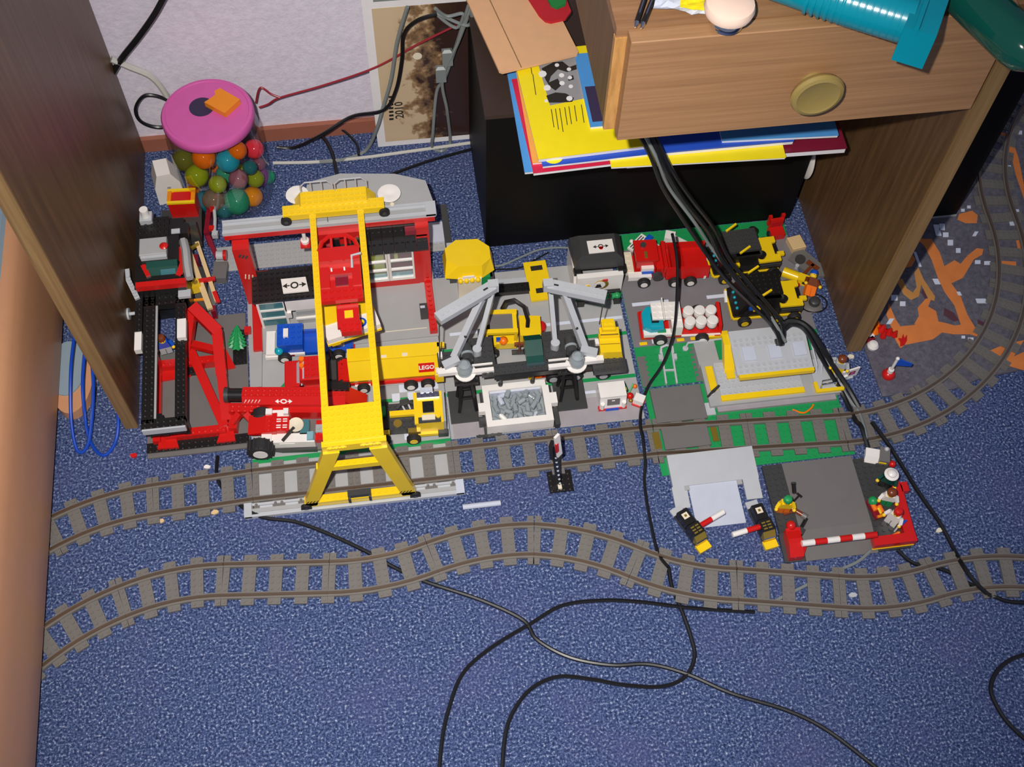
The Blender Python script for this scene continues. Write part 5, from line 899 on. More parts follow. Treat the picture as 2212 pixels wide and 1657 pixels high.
def crane(label, px, py, mir, jib, mast_top, strut_foot, strut_top, string_end, zs):
    z0 = 7.8; c = (px, py, z0)
    t = thing('toy_crane', label, 'toy crane', c, 0, 'grey toy cranes on the bridge')
    m = mir
    spec(t, [('turntable', 'black', 'c', px, py-.4, 7.82, 1.3, .5), ('gear', 'stone', 'l', (px+.3*m, py-1.6, 7.7), [(1.25, 0), (1.3, .4), (1.3, 1.2), (1.0, 1.6), (.95, 2.2), (.5, 2.6)]), ('gear_dish', 'white', 'l', (px+.2*m, py-1.7, 6.9), [(.8, -.2), (1.7, .4), (1.75, .7), (1.0, .8)]), ('winch', 'charcoal', 'c', px-.4*m, py-.6, 9.2, .9, 2.8, 'y'), ('winch_ring', 'stone', 'c', px-.4*m, py+.4, 9.2, 1.0, .4, 'y'), ('white_arm', 'white', 'b', min(px+1.3*m, px+4.6*m), py-2.2, 7.8, max(px+1.3*m, px+4.6*m), py-1.2, 8.7), ('white_arm', 'white', 'b', min(px-.6*m, px-4.4*m), py-2.3, 7.3, max(px-.6*m, px-4.4*m), py-1.6, 8.2), ('white_rim', 'white', 'b', min(px-1*m, px-4.3*m), py-1.2, 8.2, max(px-1*m, px-4.3*m), py-.9, 8.5), ('cab_block', 'charcoal', 'k', min(px+1.6*m, px+4.4*m), py-.6, 7.8, max(px+1.6*m, px+4.4*m), py+1.6, 9.0), ('cab_tile', 'white', 'b', px+3.9*m-.3, py+.4, 9.0, px+3.9*m+.3, py+1.4, 9.6), ('foot_bracket', 'light_grey', 'bm', (px+3.6*m, py-1.0, 9.0), (px+1.0*m, py-.2, 9.4), 1.3, 1.0),
             ('mast', 'light_grey', 'bm', (px+1.7*m, py+.4, 9.2), mast_top, 1.0, 1.2), ('mast_pin', 'ink', 's', *((Vector((px+1.7*m, py+.4, 9.2))*.62+Vector(mast_top)*.38)+Vector((0, -.6, .2))), .25), ('strut', 'light_grey', 'bm', strut_foot, strut_top, .75, .75), ('strut_foot', 'light_grey', 'c', strut_foot[0], strut_foot[1], 7.8, .75, 1.6), ('jib', 'light_grey', 'bm', jib[0], jib[1], 1.9, 1.1), ('jib_underside_shade', 'charcoal', 'bm', tuple(Vector(jib[0])-Vector((0, .3, .9))), tuple(Vector(jib[1])-Vector((0, .3, .9))), 1.0, .5), ('jib_head', 'light_grey', 'b', jib[2][0]-.8, jib[2][1]-.7, jib[2][2]-.8, jib[2][0]+.8, jib[2][1]+.7, jib[2][2]+.9), ('jib_slot', 'ink', 'bm', tuple(Vector(jib[0]).lerp(Vector(jib[1]), .82)+Vector((0, 0, .56))), tuple(Vector(jib[0]).lerp(Vector(jib[1]), .9)+Vector((0, 0, .56))), .3, .06), ('cord', 'charcoal', 't', [string_end[0], string_end[1]], .1)], c)  # charcoal bar below the jib paints the shade on its underside
    n = 7
    for k in range(n):
        q = Vector(jib[0]).lerp(Vector(jib[1]), .08+k*.095); spec(t, [('jib_stud', 'light_grey', 'c', q.x, q.y, q.z+.5, .3, .2, 'z', 8)], c)
    return t
crane('light grey toy crane on the bridge, the left one of two', 35.6, 14.2, -1, [(31.7, 16.4, 18), (41.0, 21.4, 18), (41.0, 21.5, 18)], (39.2, 20.2, 17.4), (37.7, 15.6, 8.4), (40.9, 21.0, 17.4), [(31.9, 16.4, 17.4), (31.4, 13.2, 8.6)], 0)
crane('light grey toy crane on the bridge, the right one of two', 53.2, 13.6, 1, [(58.3, 17.3, 18), (49.6, 20.6, 18), (49.6, 20.6, 18)], (51.9, 19.6, 17.4), (50.4, 15.2, 8.4), (49.9, 20.4, 17.4), [(58.0, 17.3, 17.4), (57.9, 17.2, 10.4)], 0)
t = thing('hook_tip', 'small yellow hook block hanging from the left grey crane', 'toy hook', (31.3, 12.8, 5.6)); spec(t, [('hook_block', 'yellow', 'B', -.8, -.5, 0, .6, .6, 2.4), ('hook_cap', 'cream', 'b', -.6, -.4, 2.4, .4, .5, 3.0)])
t = thing('grab_bucket', 'yellow toy grab bucket hanging from the right grey crane', 'toy bucket', (59.2, 14.6, 7.55), -4)
spec(t, [('bucket_body', 'yellow', 'py', -2.4, 1.2, [(-1.9, 0), (2.1, 0), (1.7, 2.0), (-1.7, 2.0)]), ('bucket_top', 'yellow', 'b', -1.6, .2, 2.0, 1.6, 2.0, 2.6), ('shoulder', 'yellow', 'b', -1.2, 1.0, 2.0, 1.0, 2.6, 3.4), ('grip', 'yellow', 'k', -1.0, 1.4, 3.0, .8, 2.8, 3.9), ('hanger', 'yellow', 'c', -.9, 2.6, 2.8, .4, .8, 'z'), ('seam', 'gold', 'b', -1.6, -.9, 2.0, 1.6, -.8, 2.06), ('lip', 'gold', 'b', -1.5, .4, 2.6, 1.4, .6, 2.8)])
t = thing('windscreen_cone', 'dark green translucent toy windscreen standing on the black bridge', 'toy part', (47.0, 14.8, 7.75), 0)
spec(t, [('screen', 'darkgreen', 'px', -1.6, 1.2, [(-2.6, 0), (2.2, 0), (2.4, 1.4), (1.0, 2.2), (-1.4, 1.2)]), ('frame_edge', 'smoke', 'b', -1.7, -2.7, 0, 1.3, -2.3, .5)])
# trucks under and behind the bridge
veh('toy_flatbed', 'red toy flatbed truck with teal cab parked below the black bridge', (54.6, 15.7, .2), -1, [
    ('chassis', 'charcoal', 'b', -7.4, -1.6, 1.2, 7.0, 1.8, 1.9), ('front', 'red', 'b', -8.0, -2.0, .6, -3.4, 1.8, 1.4), ('cab', 'window_teal', 'b', -7.6, -1.8, 1.4, -4.8, 1.6, 3.2), ('cab_side', 'red', 'b', -4.8, -1.8, 1.4, -2.4, 1.6, 3.4), ('front_lamp', 'orange', 'b', -7.6, -2.1, .7, -6.2, -2.0, 1.1), ('side_rail', 'red', 'b', -2.4, -1.9, 1.3, 4.6, -1.6, 1.8), ('lamp', 'orange', 'b', 3.2, -1.95, 1.0, 4.0, -1.85, 1.4), ('yellow_pole', 'yellow', 'c', -8.2, -1.8, .6, .35, 2.6), ('bed', 'black', 'b', -2.4, -1.7, 1.9, 7.0, 1.7, 2.8)],
    [(-4.4, -3.0, 1.25), (-.6, -3.0, 1.25), (4.0, -3.2, 1.25), (-4.4, 2.4, 1.2), (4.0, 2.4, 1.2)], hub='light_grey')
ll = veh('toy_loader', 'yellow toy wheel loader with grey cab roof and black hose behind the bridge', (43.2, 22.0, .2), -4, [
    ('chassis', 'charcoal', 'b', -4.6, -1.8, .9, 4.4, 1.8, 1.5), ('cab_floor', 'yellow', 'b', -2.0, -2.0, 1.5, 2.2, 2.0, 2.2), ('cab_post', 'yellow', 'b', -3.4, -1.8, 1.5, -3.0, -1.4, 5.4), ('cab_post', 'yellow', 'b', 1.4, -1.8, 1.5, 1.9, -1.4, 5.4), ('cab_post', 'yellow', 'b', 1.4, 2.0, 1.5, 1.9, 2.4, 5.4), ('cab_post', 'yellow', 'b', -3.4, 2.0, 1.5, -3.0, 2.4, 5.4), ('roof_beam', 'yellow', 'b', -3.6, -2.0, 5.4, 2.0, -1.2, 6.0), ('roof_beam', 'yellow', 'b', -3.0, 1.8, 5.4, 2.0, 2.6, 6.0), ('roof', 'dark_grey', 'b', -2.6, -1.2, 5.5, 1.2, 1.8, 5.8), ('roof_end', 'yellow', 'b', 1.2, -1.2, 5.4, 1.9, 1.8, 5.9), ('ladder', 'yellow', 'py', -2.6, -1.8, [(-4.6, 1.6), (-3.6, 4.6), (-3.2, 4.6), (-4.0, 1.6)]), ('hopper', 'yellow', 'py', -1.8, 2.2, [(2.4, 1.4), (4.8, 1.4), (6.0, 4.2), (2.4, 4.6)]), ('hopper_side', 'yellow', 'b', -1.6, -2.2, 1.2, 1.8, -1.8, 2.8), ('hose', 'black', 't', [(-.4, 3.0, 5.6), (.2, 3.4, 7.0), (1.6, 3.2, 7.8), (3.2, 2.2, 7.2), (3.8, .6, 5.6), (3.7, -.2, 4.6)], .38), ('hammer_head', 'brown', 'b', 1.4, -2.7, 2.6, 3.6, -2.2, 3.2), ('hammer_stick', 'brown', 'c', 2.3, -2.5, .8, .2, 2.0), ('step', 'charcoal', 'b', 1.0, -3.0, .4, 3.4, -2.2, .8), ('seat', 'orange', 's', -.4, -1.6, 2.8, .8), ('seat_back', 'blue', 'b', -1.6, -1.8, 2.2, -.9, -1.2, 3.4)],
    [(-2.2, -3.4, 1.05), (4.0, -3.2, 1.05), (-2.2, 2.4, 1.05), (4.0, 2.4, 1.05)], hub='light_grey')
o = MB().lathe((49.2, 23.4, .2), [(1.2, 0), (1.25, 1.6), (.9, 2.0), (.2, 2.1)], n=16).build('red_barrel', 'red', smooth=True, loc=(49.2, 23.4, .2)); tag(o, 'red toy drum behind the bridge beside the yellow loader', 'toy drum')
# yellow canopy kiosk, yellow slotted plate, black hood shop
t = thing('canopy_kiosk', 'white toy kiosk with big octagonal yellow canopy', 'toy kiosk', (38.6, 34.4, .2))
spec(t, [('wall', 'white', 'b', -2.2, -2.6, 0, 1.8, .6, 5.2), ('side_wall', 'green', 'b', 1.8, -1.8, 0, 3.8, .6, 4.4), ('rear_wall', 'charcoal', 'b', -3.4, .6, 0, 3.4, 2.8, 4.4), ('dark_edge', 'charcoal', 'b', 3.4, -2.2, 0, 4.0, .6, 4.4), ('sign', 'white', 'b', -1.4, -2.45, 5.3, .6, -2.2, 5.9)])
bot = [(-4.4, -2.2), (-2.2, -2.6), (2.0, -2.8), (4.2, -1.4), (4.2, 2.2), (2.6, 3.6), (-2.6, 3.8), (-4.4, 2.4)]; top = [(-3.9, .4), (-2.0, -1.2), (2.0, -1.4), (3.7, 0), (3.7, 2.4), (1.9, 4.2), (-1.9, 4.4), (-3.9, 2.8)]
mb = MB().add([(x, y+.5, 5.0) for x, y in bot]+[(x, y, 7.4) for x, y in top], [tuple(range(8))[::-1], tuple(range(8, 16))]+[(i, (i+1) % 8, (i+1) % 8+8, i+8) for i in range(8)]); mb.build('canopy', 'yellow', t)
for k in range(4): spec(t, [('scallop', 'yellow', 's', -1.8+k*1.0, -2.5, 4.9, .52), ('awning_slat', 'cream', 'b', -2.2+k, -2.7, .1, -1.25+k, -2.58, 4.6)])
t = thing('slotted_plate', 'flat yellow toy plate with two dark slots leaning behind the right crane', 'toy plate', (50.6, 33.3, .4), 2)
spec(t, [('plate', 'yellow', 'b', -2.0, -4.0, 0, 2.0, 4.2, .5), ('slot', 'ink', 'b', -.9, 2.2, .45, 1.2, 3.2, .54), ('slot', 'ink', 'b', -.8, -2.6, .45, 1.4, -1.6, .54)])
t = thing('black_beam', 'black studded toy beam on the grey plate beside the yellow slotted plate', 'toy beam', (45.4, 32.2, .2), -1); spec(t, [('beam', 'black', 'k', -3.4, -.9, 0, 3.4, .9, 1.0), ('stop', 'dark_grey', 'b', 5.4, .8, 0, 8.6, 1.6, .5), ('bar', 'light_grey', 'b', -3.4, 1.4, 0, 3.2, 2.4, .3)])
oH = (60.5, 33, .2)
t = thing('hooded_shop', 'white toy booth with black hood roof and arrow emblem', 'toy booth', oH)
spec(t, [('front_wall', 'white', 'b', 56.6, 29.4, .2, 64.6, 30.4, 5.9), ('side_wall', 'white', 'px', 56.2, 56.8, [(29.4, .2), (37, .2), (37, 6), (31, 5.9)]), ('back_wall', 'charcoal', 'b', 56.8, 36.2, .2, 64.4, 37.0, 6), ('floor_edge', 'green', 'b', 56.6, 28.6, .2, 64.6, 30.2, .7), ('dial', 'gold', 'c', 60.9, 29.32, 3.6, 1.3, .1, 'y'), ('dial_face', 'white', 'c', 60.6, 29.26, 3.6, 1.0, .1, 'y'), ('weight_mark', 'ink', 'py', 29.16, 29.26, [(59.8, 3.0), (61.0, 3.0), (60.7, 3.9), (60.1, 3.9)]), ('red_mark', 'red', 'b', 61.0, 29.18, 4.7, 61.9, 29.3, 5.2), ('yellow_lamp', 'yellow', 'c', 58.5, 29.3, 3.4, .45, .1, 'y')], oH)
bot = [(56.4, 31.2), (64.9, 31.0), (65.2, 36.8), (56.0, 37.0)]; mid = [(56.6, 31.6), (64.7, 31.4), (64.9, 36.6), (56.2, 36.8)]; tp_ = [(57.6, 32.0), (63.6, 31.8), (63.8, 36.0), (57.6, 36.2)]
mb = MB().add([(x-oH[0], y-oH[1], z-.2) for L_, z in ((bot, 6.0), (mid, 7.8), (tp_, 9.0)) for x, y in L_], [(3, 2, 1, 0), (8, 9, 10, 11)]+[(i, (i+1) % 4, (i+1) % 4+4, i+4) for i in range(4)]+[(i+4, (i+1) % 4+4, (i+1) % 4+8, i+8) for i in range(4)]); mb.build('hood', 'charcoal', t)
spec(t, [('hood_corner', 'black', 'b', 56.2, 30.4, 5.4, 57.4, 31.6, 6.2), ('hood_corner', 'black', 'b', 63.8, 30.2, 5.4, 65.2, 31.6, 6.2), ('emblem_tile', 'white', 'b', 58.8, 32.2, 9.0, 63.2, 34.8, 9.15), ('emblem_drop', 'red', 'c', 61.0, 33.1, 9.15, .35, .05)], oH)
train_mark(t, (61.0, 33.4), .85, 'ink', oH, 9.0)
t = thing('pipe_bench', 'green toy pipe rack with black legs in front of the white booth', 'toy rack', (60.2, 27.9, .2), -1)
spec(t, [('pipe', 'green', 'c', -3.6, .2, 1.5, .55, 7.2, 'x', 10), ('pipe', 'black', 'c', -3.8, .9, 1.9, .4, 7.8, 'x', 10), ('leg', 'black', 'pz', 0, 1.6, [(-3.6, -.6), (-2.4, -.6), (-2.2, .8), (-3.6, .8)]), ('leg', 'black', 'pz', 0, 1.6, [(2.8, -.6), (4.0, -.6), (4.0, .8), (2.8, .8)]), ('end_cap', 'green', 's', 3.4, .2, 1.5, .7)]+[('clip', 'black', 'b', -2.6+k*1.5, -.4, 1.2, -2.3+k*1.5, .9, 2.1) for k in range(4)])
# ================================================================ trucks on the road plate
rd = veh('toy_dump_truck', 'red toy dump truck with white front and white hubs on the road plate', (73.6, 33.5, .22), -3, [
    ('chassis', 'red', 'b', -7.2, -2.2, .7, 6.8, 2.4, 1.4), ('bumper', 'white', 'b', -7.3, -2.8, 1.0, -3.2, -1.6, 2.0), ('front_grille', 'cream', 'k', -7.5, -1.6, 1.0, -6.2, 2.6, 2.2), ('cab', 'red', 'b', -5.8, -1.2, 1.4, -2.4, 2.8, 4.6), ('roof', 'red', 'b', -6.1, -1.4, 4.6, -2.1, 3.0, 5.0), ('roof_knob', 'charcoal', 'c', -4.5, 1.8, 5.0, .5, .4), ('roof_mark', 'gold', 'b', -4.5, -.9, 5.0, -4.0, .5, 5.06), ('inner_tile', 'white', 'b', -5.0, -1.9, 2.0, -2.8, -1.2, 3.2), ('blue_flag', 'blue', 'b', -4.9, -2.2, 1.9, -2.9, -1.9, 2.4), ('cab_rear', 'red', 'b', -2.4, -2.2, 1.4, -.8, 2.8, 3.4),
    ('bed_floor', 'red', 'b', -.8, -2.6, 2.2, 6.8, 2.8, 2.6), ('bed_wall', 'red', 'px', -.8, 6.8, [(-3.2, 1.4), (-2.6, 1.4), (-2.4, 4.0), (-2.8, 4.0)]), ('bed_wall', 'red', 'b', -.8, 2.5, 2.6, 6.8, 2.9, 4.0), ('bed_front', 'red', 'b', -1.2, -2.6, 2.6, -.6, 2.9, 4.6), ('bed_ramp', 'red', 'py', -2.3, 2.4, [(.2, 2.6), (2.8, 2.6), (.2, 4.0)]), ('tank', 'charcoal', 'c', -2.2, -3.2, 2.0, .9, .8, 'y', 12), ('tail_light', 'white', 'b', 6.0, -3.2, 1.0, 6.4, -2.6, 1.8)],
    [(-4.6, -3.9, 1.1), (.8, -4.1, 1.1), (3.6, -4.1, 1.1), (-4.6, 2.9, 1.1), (3.6, 2.9, 1.1)])
wt = veh('toy_barrel_truck', 'white and red toy truck with turquoise windscreen carrying white barrels', (73.6, 21.4, .22), -4, [
    ('chassis', 'red', 'b', -7.0, -2.6, .7, 6.6, 2.6, 1.3), ('front', 'white', 'b', -6.8, -2.8, 1.3, -2.0, -1.6, 2.0), ('bumper', 'red', 'b', -7.2, -2.7, .5, -3.0, 2.6, 1.1), ('windscreen', 'cyan', 'pz', 1.6, 3.0, [(-6.9, -1.6), (-5.6, -2.3), (-3.4, -2.2), (-3.4, 2.0), (-5.8, 2.4), (-6.9, 1.2)]), ('dash', 'black', 'b', -5.4, -1.0, 3.0, -4.2, .8, 3.4), ('roof', 'white', 'k', -5.4, -1.0, 3.8, -.4, 2.4, 4.2), ('roof_fin', 'white', 'b', -3.6, -1.4, 4.2, -3.4, 2.8, 5.0), ('cab_rear', 'white', 'b', -2.2, -2.6, 1.3, -.3, 2.4, 3.8), ('white_trim', 'white', 'b', -.3, -2.9, 1.2, 6.4, -2.6, 1.5), ('bed', 'red', 'b', -.3, -2.6, 1.3, 6.4, 2.6, 1.8), ('tail_gate', 'red', 'px', 6.0, 6.6, [(-2.8, .9), (2.6, .9), (2.4, 3.6), (-2.0, 3.0)]), ('mud_flap', 'red', 'b', 5.4, -3.0, .4, 6.4, -2.6, 1.4), ('green_pin', 'green', 'b', -4.4, -2.4, 2.0, -3.0, -1.8, 2.3)],
    [(-4.0, -3.8, 1.15), (3.2, -3.8, 1.15), (-4.0, 2.9, 1.15), (3.2, 2.9, 1.15)])
for j in range(2):
    for i in range(3):
        a = math.radians(-4); lx, ly = 1.05+i*1.95, -1.3+j*2.1
        x, y = 73.6+lx*math.cos(a)-ly*math.sin(a), 21.4+lx*math.sin(a)+ly*math.cos(a)
        t = thing('white_barrel', f"white toy barrel on the red truck bed, {['front', 'rear'][j]} row, {['first', 'second', 'third'][i]} from the cab", 'toy barrel', (x, y, 2.04), 0, 'white barrels on the truck')
        spec(t, [('barrel_body', 'white', 'l', (0, 0, 0), [(.72, 0), (.9, .3), (.9, 1.4), (.75, 1.75)]), ('barrel_lid', 'white', 'l', (0, 0, 1.75), [(.95, 0), (.98, .15), (.8, .42), (.3, .45)]), ('green_band', 'darkgreen', 'l', (0, 0, .3), [(.91, 0), (.92, .25)])])
def black_truck(label, loc, rz, top, loc_label):
    t = veh('toy_black_truck', label, loc, rz, [
        ('chassis', 'black', 'b', -6.8, -3.0, .9, 5.2, 3.0, 1.8), ('yellow_trim', 'yellow', 'b', -6.9, -3.3, 1.0, 5.0, -3.0, 1.35), ('front_edge', 'yellow', 'b', -7.2, -3.0, 1.0, -6.8, 3.0, 1.5), ('front_grille', 'black', 'py', -2.8, 2.8, [(-6.9, 1.5), (-5.2, 1.5), (-4.6, 4.8), (-5.2, 4.8)]), ('hopper', top, 'k', -4.8, -1.4, 5.0, 1.4, 3.2, 5.6), ('hopper_wall', 'black', 'b', -4.6, -2.0, 1.8, 1.2, 2.8, 5.0), ('hopper_lip', 'charcoal', 'b', -3.0, -2.0, 4.4, 1.6, -1.4, 5.0), ('rear_plate', 'yellow', 'pz', 3.0, 3.4, [(1.2, -2.8), (5.2, -2.8), (5.2, -1.6), (4.4, -1.4), (4.4, 1.0), (5.2, 1.2), (5.2, 2.4), (1.2, 2.4), (1.2, 1.2), (2.2, .8), (2.2, -1.2), (1.2, -1.6)]), ('rear_body', 'black', 'b', 1.2, -2.9, 1.8, 5.2, 2.6, 3.0), ('rear_tread', 'charcoal', 'b', 1.4, -3.1, 2.0, 5.2, -2.9, 2.8), ('exhaust_disc', 'black', 'c', 1.2, 3.0, 4.8, .8, .5), ('pivot', 'black', 'c', 1.6, -1.8, 4.0, .8, .5), ('yellow_rod', 'yellow', 'bm', (-2.6, -2.0, 5.8), (-.6, -1.0, 6.1), .35, .35), ('yellow_rod', 'yellow', 'bm', (-3.8, 3.0, 5.8), (-1.8, 4.0, 6.2), .35, .35), ('white_bar', 'white', 't', [(-7.3, .4, 1.2), (-7.3, 2.2, 2.2)], .3), ('yellow_clip', 'yellow', 'b', 4.8, -1.8, 3.0, 6.0, -1.0, 3.5), ('control_lamp', 'yellow', 'b', -3.4, -2.6, 2.2, -2.2, -2.0, 3.0), ('blue_lamp', 'blue', 'b', -4.2, -2.6, 2.6, -3.5, -2.1, 3.1)],
        [(-5.0, -4.3, 1.15), (.2, -4.3, 1.15), (3.8, -4.3, 1.15), (-5.0, 3.4, 1.15), (3.8, 3.4, 1.15)], hub='yellow')
    for k in range(4): spec(t, [('cyan_lamp', 'cyan', 's', -6.2, -2.0+k*1.1, 2.9, .3)])
    return t
black_truck('black and yellow toy truck with dusty grey hopper, the rear one of the pair', (88.0, 33.4, .22), 2, 'charcoal', '')
black_truck('black and yellow toy truck with clean black hopper, the front one under the cables', (89.6, 24.0, .22), -1, 'black', '')
# loose white pieces on the green border, red chair, things by the desk panel
t = thing('white_ladder_piece', 'small white grille piece on the green border behind the red truck', 'toy piece', (69.4, 39.6, .2), 42); spec(t, [('grille', 'white', 'b', -2.0, -.6, 0, 2.2, .6, .4), ('grille_gap', 'charcoal', 'b', -1.6, -.3, .4, 1.8, -.1, .44), ('grille_gap', 'charcoal', 'b', -1.6, .15, .4, 1.8, .35, .44), ('knob', 'white', 's', -.4, .9, .4, .4), ('blue_end', 'blue', 'b', 1.4, -1.6, 0, 2.8, -.6, .7)])
t = thing('white_tile_piece', 'small white framed grey tile beside the red truck cab', 'toy piece', (72.0, 38.2, .2), 38); spec(t, [('tile', 'white', 'b', -1.0, -.6, 0, 1.2, .6, .5), ('pane', 'grey', 'b', -.8, -.4, .5, .9, .4, .55)])
t = thing('white_cone_piece', 'white cone shaped toy piece on the green border behind the dump bed', 'toy piece', (75.6, 38.9, .2), -20); spec(t, [('block', 'white', 'b', -1.4, -.2, 0, .4, 1.6, 1.6), ('cone', 'white', 'py', -.9, .5, [(-.2, 0), (3.2, 0), (3.0, .8), (.4, 2.0)]), ('ring', 'white', 'c', 3.0, -.4, .0, .7, .5), ('ring_hole', 'ink', 'c', 3.0, -.4, .5, .35, .05)])
t = thing('red_chair', 'red toy chair at the green corner beside the desk panel', 'toy chair', (94.8, 38.4, .2), 4); spec(t, [('seat', 'red', 'b', -1.3, -.9, 0, 1.3, .9, 1.4), ('backrest', 'red', 'b', -1.2, .9, 0, 1.2, 1.5, 3.4), ('arm', 'red', 'b', -1.5, 1.4, 1.6, -.9, 1.9, 4.0), ('arm', 'red', 'b', .9, 1.4, 1.6, 1.5, 1.9, 4.0), ('slot', 'dkred', 'b', -.9, .84, 1.8, .9, .9, 1.95), ('slot', 'dkred', 'b', -.9, .84, 2.4, .9, .9, 2.55), ('wheel_knob', 'tire', 'c', -1.6, 0, .7, .7, .3, 'x')])
o = thing('tan_block', 'tan toy block on the carpet beside the desk panel', 'toy block', (97.6, 36.0, 0), 10); spec(o, [('block', 'tan', 'B', -1.1, -1.6, .02, 1.5, 1.2, 1.4)])
o = thing('slope_wing', 'dark grey toy wing plate leaning at the desk panel base', 'toy plate', (99.0, 32.0, 0), -42); spec(o, [('wing', 'dark_grey', 'pz', .02, .6, [(-3.0, -1.6), (2.2, -2.4), (4.0, -1.2), (3.4, .6), (-1.6, 1.9), (-3.0, 1.2)]), ('hub', 'charcoal', 'c', -1.2, -.6, .6, .9, .5), ('stud', 'light_grey', 'c', -1.0, -2.2, .2, .35, .8)])
t = thing('yellow_barrel', 'yellow toy barrel lying next to the black trucks', 'toy barrel', (95.8, 28.9, .9), -32); spec(t, [('barrel', 'yellow', 'c', -2.2, 0, 0, .95, 2.8, 'x', 14), ('clip', 'yellow', 'b', .6, -.9, -.7, 2.4, .7, .6), ('clip_notch', 'ink', 'b', 1.6, -.95, -.2, 2.2, -.85, .4), ('red_stub', 'red', 's', 1.0, -1.4, -.4, .5)])
minifig('toy_figure', 'toy figure with blue cap and orange legs lying on the carpet at the desk panel', (97.2, 24.6, .6), 0, torso='brown', legs='orange', hat='cap', hatm='blue', rot=(-62, 18, -14))
t = thing('toy_axe', 'brown toy axe lying beside the blue capped figure', 'toy tool', (98.6, 30.0, .75), 38); spec(t, [('handle', 'brown', 'b', -1.6, -.25, 0, 1.4, .25, .4), ('blade', 'brown', 'b', .8, -1.2, 0, 1.6, 1.2, .4)])
t = thing('black_hat', 'dark grey round toy hat with a thin black ring by the desk panel', 'toy hat', (97.6, 22.9, 0), 0); spec(t, [('brim', 'dark_grey', 'l', (0, 0, .02), [(1.6, 0), (1.7, .2), (1.2, .4), (1.0, .5)]), ('crown', 'charcoal', 'l', (.3, .3, .4), [(1.0, 0), (.9, .9), (.6, 1.1), (.1, 1.15)])])
mb = MB().tube([(97.9+2.2*math.cos(a)*1.1, 23.3+1.9*math.sin(a), .2) for a in [i*math.pi/12 for i in range(24)]], .14, n=6, closed=True); o = mb.build('rubber_band', 'black', smooth=True, loc=(97.9, 23.3, 0)); tag(o, 'thin black rubber ring lying around the dark toy hat', 'rubber band')

# ================================================================ grey and yellow platform with roof
oP = (86, 10, .2)
pf = thing('station_platform', 'grey and yellow toy station platform with flat tiled roof', 'toy building', oP)
spec(pf, [('base', 'grey', 'b', 75.2, 4.8, .2, 97.6, 13.4, 1.2), ('base_step', 'dirty_grey', 'b', 76.4, 3.9, .2, 96.6, 4.8, .7), ('deck', 'light_grey', 'k', 77.4, 6.4, 1.2, 91.4, 12.8, 1.35), ('yellow_edge', 'yellow', 'b', 77.2, 5.4, 1.2, 91.4, 6.4, 1.6), ('yellow_edge', 'yellow', 'b', 75.8, 7.6, 1.2, 77.0, 12.2, 1.6), ('ramp', 'grey', 'px', 75.0, 78.6, [(12.8, .2), (17.4, .2), (17.4, 1.0), (12.8, 1.2)]), ('pillar', 'yellow', 'px', 78.9, 80.6, [(10.6, 1.2), (12.4, 1.2), (16, 5.0), (14, 5.0)]), ('pillar_foot', 'yellow', 'b', 79.0, 9.4, 1.2, 80.4, 11.0, 1.7), ('rear_wall', 'yellow', 'b', 80.6, 14.0, .2, 92.4, 14.8, 4.9),
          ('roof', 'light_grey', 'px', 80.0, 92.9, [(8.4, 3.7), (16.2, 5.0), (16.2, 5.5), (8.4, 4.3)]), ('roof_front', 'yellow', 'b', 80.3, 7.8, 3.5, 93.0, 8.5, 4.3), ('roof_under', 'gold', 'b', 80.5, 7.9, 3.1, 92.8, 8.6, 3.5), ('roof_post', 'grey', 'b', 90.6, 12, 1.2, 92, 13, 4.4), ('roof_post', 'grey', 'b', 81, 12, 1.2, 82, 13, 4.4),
          ('right_deck', 'light_grey', 'b', 93.4, 5.4, 1.2, 98.4, 11.4, 1.5), ('right_edge', 'yellow', 'b', 93.2, 5.0, 1.1, 98.0, 5.6, 1.7), ('right_edge', 'yellow', 'b', 93.2, 5.6, 1.1, 93.8, 7.0, 1.7), ('grab_rail', 'chrome', 't', [(94.2, 5.8, 1.5), (94.2, 6.0, 2.3), (96.8, 6.2, 2.3), (96.8, 6.0, 1.5)], .16), ('grab_rail', 'chrome', 't', [(94.6, 6.6, 1.5), (94.6, 6.8, 2.1), (97.2, 7.0, 2.1), (97.2, 6.8, 1.5)], .13), ('cable_socket', 'charcoal', 'b', 87.4, 12.6, 5.0, 88.8, 13.8, 5.6)], oP)
def roofz(y): return 4.3+(y-8.4)*(1.2/7.8)
for x0 in (81.6, 86.0, 90.2):
    mb = MB().add([(x-oP[0], y-oP[1], roofz(y)+dz-oP[2]) for dz in (0, .28) for x, y in ((x0, 10.6), (x0+2.1, 10.6), (x0+2.1, 13.0), (x0, 13.0))], [(3, 2, 1, 0), (4, 5, 6, 7)]+[(i, (i+1) % 4, (i+1) % 4+4, i+4) for i in range(4)]); mb.build('roof_tile', 'clear_grey', pf)
mb = MB().cyl((0, 0, 0), .3, .18, n=6); first = None
for i in range(12):
    for y in (8.9, 9.8, 13.6, 14.4):
        o = mb.build('roof_stud', 'light_grey', pf) if first is None else copy_part(first, pf); first = first or o
        o.location = ((80.7+i*1.02-oP[0])*S, (y-oP[1])*S, (roofz(y)-.02-oP[2])*S)
for k in range(2):
    x = 93.6+k*.9; spec(pf, [('stair_rail', 'clear_grey', 't', [(x+.6, 8.8, 1.6), (x+.5, 9.4, 3.0), (x, 14.2, 5.0), (x-.1, 15.2, 4.6)], .16)], oP)
